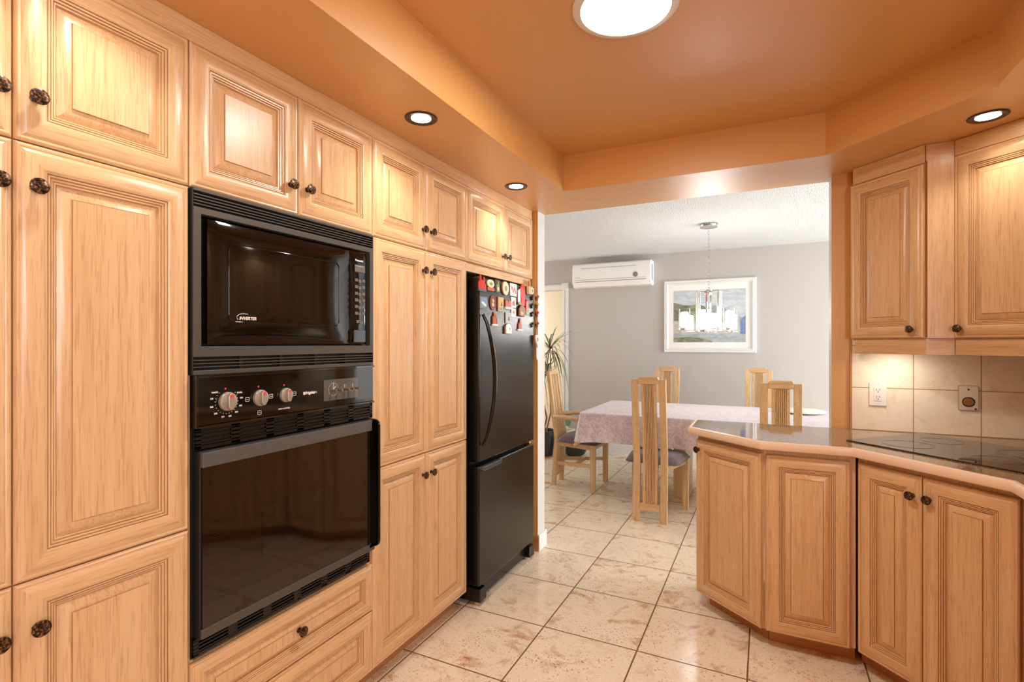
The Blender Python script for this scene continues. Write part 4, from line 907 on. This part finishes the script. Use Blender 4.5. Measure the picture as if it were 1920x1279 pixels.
# chairs -------------------------------------------------------------------------
def zpost(z):   # how far the back leans (towards -y) at height z
    return -.030 * max(0, (.42 - z)) / .42 - .085 * max(0, z - .46) / .64
def make_chair(label, loc, rz, arms=False, name='dining_chair', grp=None):
    """back stands at local y=0, seat extends towards +y"""
    t = thing(name, label, 'chair', loc, rz, grp)
    def strip(x0, x1, zs, th, m, nm, par=t, yo=0.0):
        g = MB(); vs = []; n = len(zs)
        for z in zs:
            y = zpost(z) + yo; vs += [(x0, y - th / 2, z), (x1, y - th / 2, z), (x1, y + th / 2, z), (x0, y + th / 2, z)]
        fs = [(0, 3, 2, 1), tuple(4 * (n - 1) + i for i in range(4))]
        for k in range(n - 1):
            for j in range(4): fs.append((4 * k + j, 4 * k + (j + 1) % 4, 4 * k + 4 + (j + 1) % 4, 4 * k + 4 + j))
        g.add(vs, fs); return g.build(nm, m, par, bevel=.003)
    zs = [0, .2, .42, .5, .8, 1.085]
    strip(-.128, -.077, zs, .034, CV, 'leg'); strip(.077, .128, zs, .034, CV, 'leg')
    # ribbed centre splat
    sp = strip(-.056, .056, [.135, .3, .42, .5, .8, 1.05], .008, CV, 'splat')
    for a_, b_ in ((-.056, -.034), (.034, .056)): strip(a_, b_, [.137, .3, .42, .5, .8, 1.049], .030, CV, 'splat_margin', sp)
    for k in range(6):
        x = -.0288 + k * .0115; g = MB(); vs = []; zz = [.14, .3, .42, .5, .8, 1.048]; n = len(zz)
        for z in zz:
            y = zpost(z); vs += [(x - .0030, y - .015, z), (x + .0030, y - .015, z), (x + .0030, y + .015, z), (x - .0030, y + .015, z)]
        fs = [(0, 3, 2, 1), tuple(4 * (n - 1) + i for i in range(4))]
        for q in range(n - 1):
            for j in range(4): fs.append((4 * q + j, 4 * q + (j + 1) % 4, 4 * q + 4 + (j + 1) % 4, 4 * q + 4 + j))
        g.add(vs, fs); g.build('rib', CV, sp)
    y1 = zpost(1.08); g = MB(); g.plate([(-.0765, 1.050), (.0765, 1.050), (.0765, 1.090), (.070, 1.104), (-.070, 1.104), (-.0765, 1.090)], y1 - .019, y1 + .019); g.build('top_rail', CHX, t, bevel=.004)
    y1 = zpost(.11); g = MB(); g.box(-.0765, .0765, y1 - .014, y1 + .014, .080, .138); g.build('bottom_rail', CHX, t, bevel=.003)
    for sx in (-1, 1):
        g = MB(); x = sx * .205; g.add([(x - .022, .372, 0), (x + .022, .372, 0), (x + .022, .412, 0), (x - .022, .412, 0), (x - .024, .368, .43), (x + .024, .368, .43), (x + .024, .416, .43), (x - .024, .416, .43)],
                                      [(0, 3, 2, 1), (4, 5, 6, 7), (0, 1, 5, 4), (1, 2, 6, 5), (2, 3, 7, 6), (3, 0, 4, 7)]); g.build('leg', CV, t, bevel=.003)
        MB().bar((sx * .105, .015, .405), (sx * .200, .38, .405), .022, .05, up=(0, 0, 1)).build('side_rail', CHY, t)
    MB().box(-.18, .18, .385, .405, .38, .43).build('front_rail', CHX, t)
    g = MB(); nn = 12; vs = []; fs = []
    for j in range(nn + 1):
        for i in range(nn + 1):
            u, v = i / nn * 2 - 1, j / nn; hw_ = lerp(.205, .245, v); rr_ = (1 - abs(u) ** 5) * (1 - abs(2 * v - 1) ** 5)
            vs.append((u * hw_ * (1 - .12 * (max(0, abs(2 * v - 1) - .8) / .2) ** 2), lerp(.022, .435, v), .432 + .060 * rr_ ** .4 - .004 * (1 - u * u)))
    q = nn + 1
    for j in range(nn):
        for i in range(nn): fs.append((j * q + i, j * q + i + 1, (j + 1) * q + i + 1, (j + 1) * q + i))
    B = len(vs); vs += [(v[0], v[1], .430) for v in vs[:B]]
    ring = [i for i in range(q)] + [j * q + nn for j in range(1, q)] + [nn * q + i for i in range(nn - 1, -1, -1)] + [j * q for j in range(nn - 1, 0, -1)]
    for k in range(len(ring)): a, b_ = ring[k], ring[(k + 1) % len(ring)]; fs.append((a, B + a, B + b_, b_))
    fs.append(tuple(B + i for i in ring)); g.add(vs, fs)
    # drop unused underside vertices by keeping only ring
    g.build('seat', SEAT, t, smooth=50)
    if arms:
        for sx in (-1, 1):
            pts = [(sx * .122, zpost(.66) + .01, .655), (sx * .18, .08, .662), (sx * .215, .20, .662), (sx * .222, .24, .657), (sx * .222, .28, .630), (sx * .222, .29, .55), (sx * .222, .28, .46), (sx * .222, .22, .415)]
            g = MB(); g.tube(pts, [.020, .021, .022, .023, .022, .019, .018, .018], 8); g.build('armrest', CHY, t, smooth=50)
        MB().bar((-.1, -.01, .21), (-.19, .385, .23), .018, .03, up=(0, 0, 1)).build('stretcher', CHY, t); MB().bar((.1, -.01, .21), (.19, .385, .23), .018, .03, up=(0, 0, 1)).build('stretcher', CHY, t)
        MB().box(-.15, .15, .19, .21, .205, .235).build('stretcher', CHX, t)
    return t
GR = 'ribbed high-back dining chairs'
make_chair('high-back wooden chair seen from behind, standing free left of the peninsula', (-.788, 4.02, 0), 0, grp=GR)
make_chair('high-back wooden chair whose back rises above the peninsula worktop', (.094, 4.02, 0), 0, grp=GR)
make_chair('pale wooden chair on the far side of the table, left one under the picture', (-.960, 5.74, 0), R(180), grp=GR)
make_chair('pale wooden chair on the far side of the table, right one', (-.062, 5.84, 0), R(180), grp=GR)
make_chair('wooden armchair with plum seat at the left end of the table', (-1.800, 4.755, 0), R(-90), True, 'dining_armchair')

# plants --------------------------------------------------------------------------
def leaf(g, p, ang, ln_, wd_, lift, droop, mi=0):
    n = 9; L_ = []; Rr = []; dx, dy = math.cos(ang), math.sin(ang)
    for k in range(n + 1):
        u = k / n; r_ = ln_ * u * (1 - .25 * droop * u); z = p[2] + ln_ * (lift * u - droop * u * u); w = wd_ * math.sin(PI * min(1, .12 + .88 * u)) ** .7 * (1 - u * .3)
        cx, cy = p[0] + dx * r_, p[1] + dy * r_; L_.append((cx - dy * w, cy + dx * w, z)); Rr.append((cx + dy * w, cy - dx * w, z + .001))
    vs = L_ + Rr; g.add(vs, [(k, k + 1, n + 1 + k + 1, n + 1 + k) for k in range(n)], mi)
pl = thing('potted_dracaena', 'tall spiky dracaena in a black plastic pot by the doorway', 'potted plant', (-2.42, 5.80, .004))
POT = mat('black_plastic_pot', (34, 36, 38), .35)
MB().lathe([(.105, 0), (.115, .004), (.150, .26), (.162, .262), (.165, .30), (.152, .30), (.148, .262)], 32).build('pot', POT, pl, smooth=40)
MB().lathe([(.146, .25), (.02, .262)], 24).build('soil', mat('dark_soil', (62, 48, 38), .9), pl)
heads = [(.11, -.05, 1.30, 1.0), (.02, .08, 1.02, .8), (-.05, -.06, 1.12, .9)]
for i, (hx_, hy_, hz, s_) in enumerate(heads):
    g = MB(); pts = [(.03 * math.cos(i * 2.1), .03 * math.sin(i * 2.1), .25)] + [(lerp(.03 * math.cos(i * 2.1), hx_, u) + .05 * math.sin(u * 5 + i), lerp(0, hy_, u) + .02 * math.sin(u * 6), lerp(.25, hz, u)) for u in (.25, .5, .75)] + [(hx_, hy_, hz)]
    g.tube(pts, [.012, .011, .010, .009, .008], 8); g.build('stem', STEM, pl, smooth=60)
    g = MB()
    for k in range(46):
        a = random.uniform(0, 2 * PI); d = random.random(); leaf(g, (hx_ + random.uniform(-.01, .01), hy_, hz - .06 * d), a, random.uniform(.30, .44) * s_, .0075, 1.3 - 1.7 * d + random.uniform(-.1, .1), .55 + .9 * d)
    g.build('foliage', LEAF, pl)
# plant stand with pothos
st = thing('plant_stand', 'low cream plant stand with open shelf, behind the armchair', 'plant stand', (-2.30, 6.10, 0))
SM = mat('cream_stand', (214, 204, 176), .5)
for sx in (-1, 1):
    for sy in (-1, 1): MB().box(sx * .12 - .012, sx * .12 + .012, sy * .10 - .012, sy * .10 + .012, 0, .26).build('leg', SM, st)
MB().box(-.14, .14, -.12, .12, .26, .278).build('top', SM, st); MB().box(-.13, .13, -.11, .11, .055, .072).build('shelf', SM, st)
pp = thing('potted_pothos', 'broad-leaved green plant on the cream stand', 'potted plant', (-2.30, 6.09, .278))
MB().lathe([(.05, 0), (.07, .11), (.074, .11)], 24).build('pot', POT, pp, smooth=40)
for k in range(11):
    a = 2 * PI * k / 11 + random.uniform(-.3, .3); r_ = random.uniform(.06, .13); z = random.uniform(.06, .26); g = MB()
    c0 = (r_ * math.cos(a), r_ * math.sin(a), z); out = []
    for q in range(12):
        w = 2 * PI * q / 12; rr_ = .050 * (1 - .35 * math.cos(w)) ; out.append((c0[0] + rr_ * math.sin(w) * -math.sin(a) , c0[1] + rr_ * math.sin(w) * math.cos(a), c0[2] - rr_ * math.cos(w) * 1.1))
    out2 = [(x + .004 * math.cos(a), y + .004 * math.sin(a), z_) for x, y, z_ in out]
    g.add(out + out2, [tuple(range(12)), tuple(range(23, 11, -1))] + [(i, (i + 1) % 12, 12 + (i + 1) % 12, 12 + i) for i in range(12)]); g.tube([(0, 0, .10), (c0[0] * .5, c0[1] * .5, .12 + z * .4), c0], .002, 5); g.build('leaf', LEAF2, pp)
t = thing('floor_pot', 'low black bowl pot on the tiles behind the armchair', 'pot', (-2.06, 5.93, 0))
MB().lathe([(.07, 0), (.12, .03), (.145, .09), (.150, .13), (.140, .13), (.13, .09)], 32).build('bowl', POT, t, smooth=40)
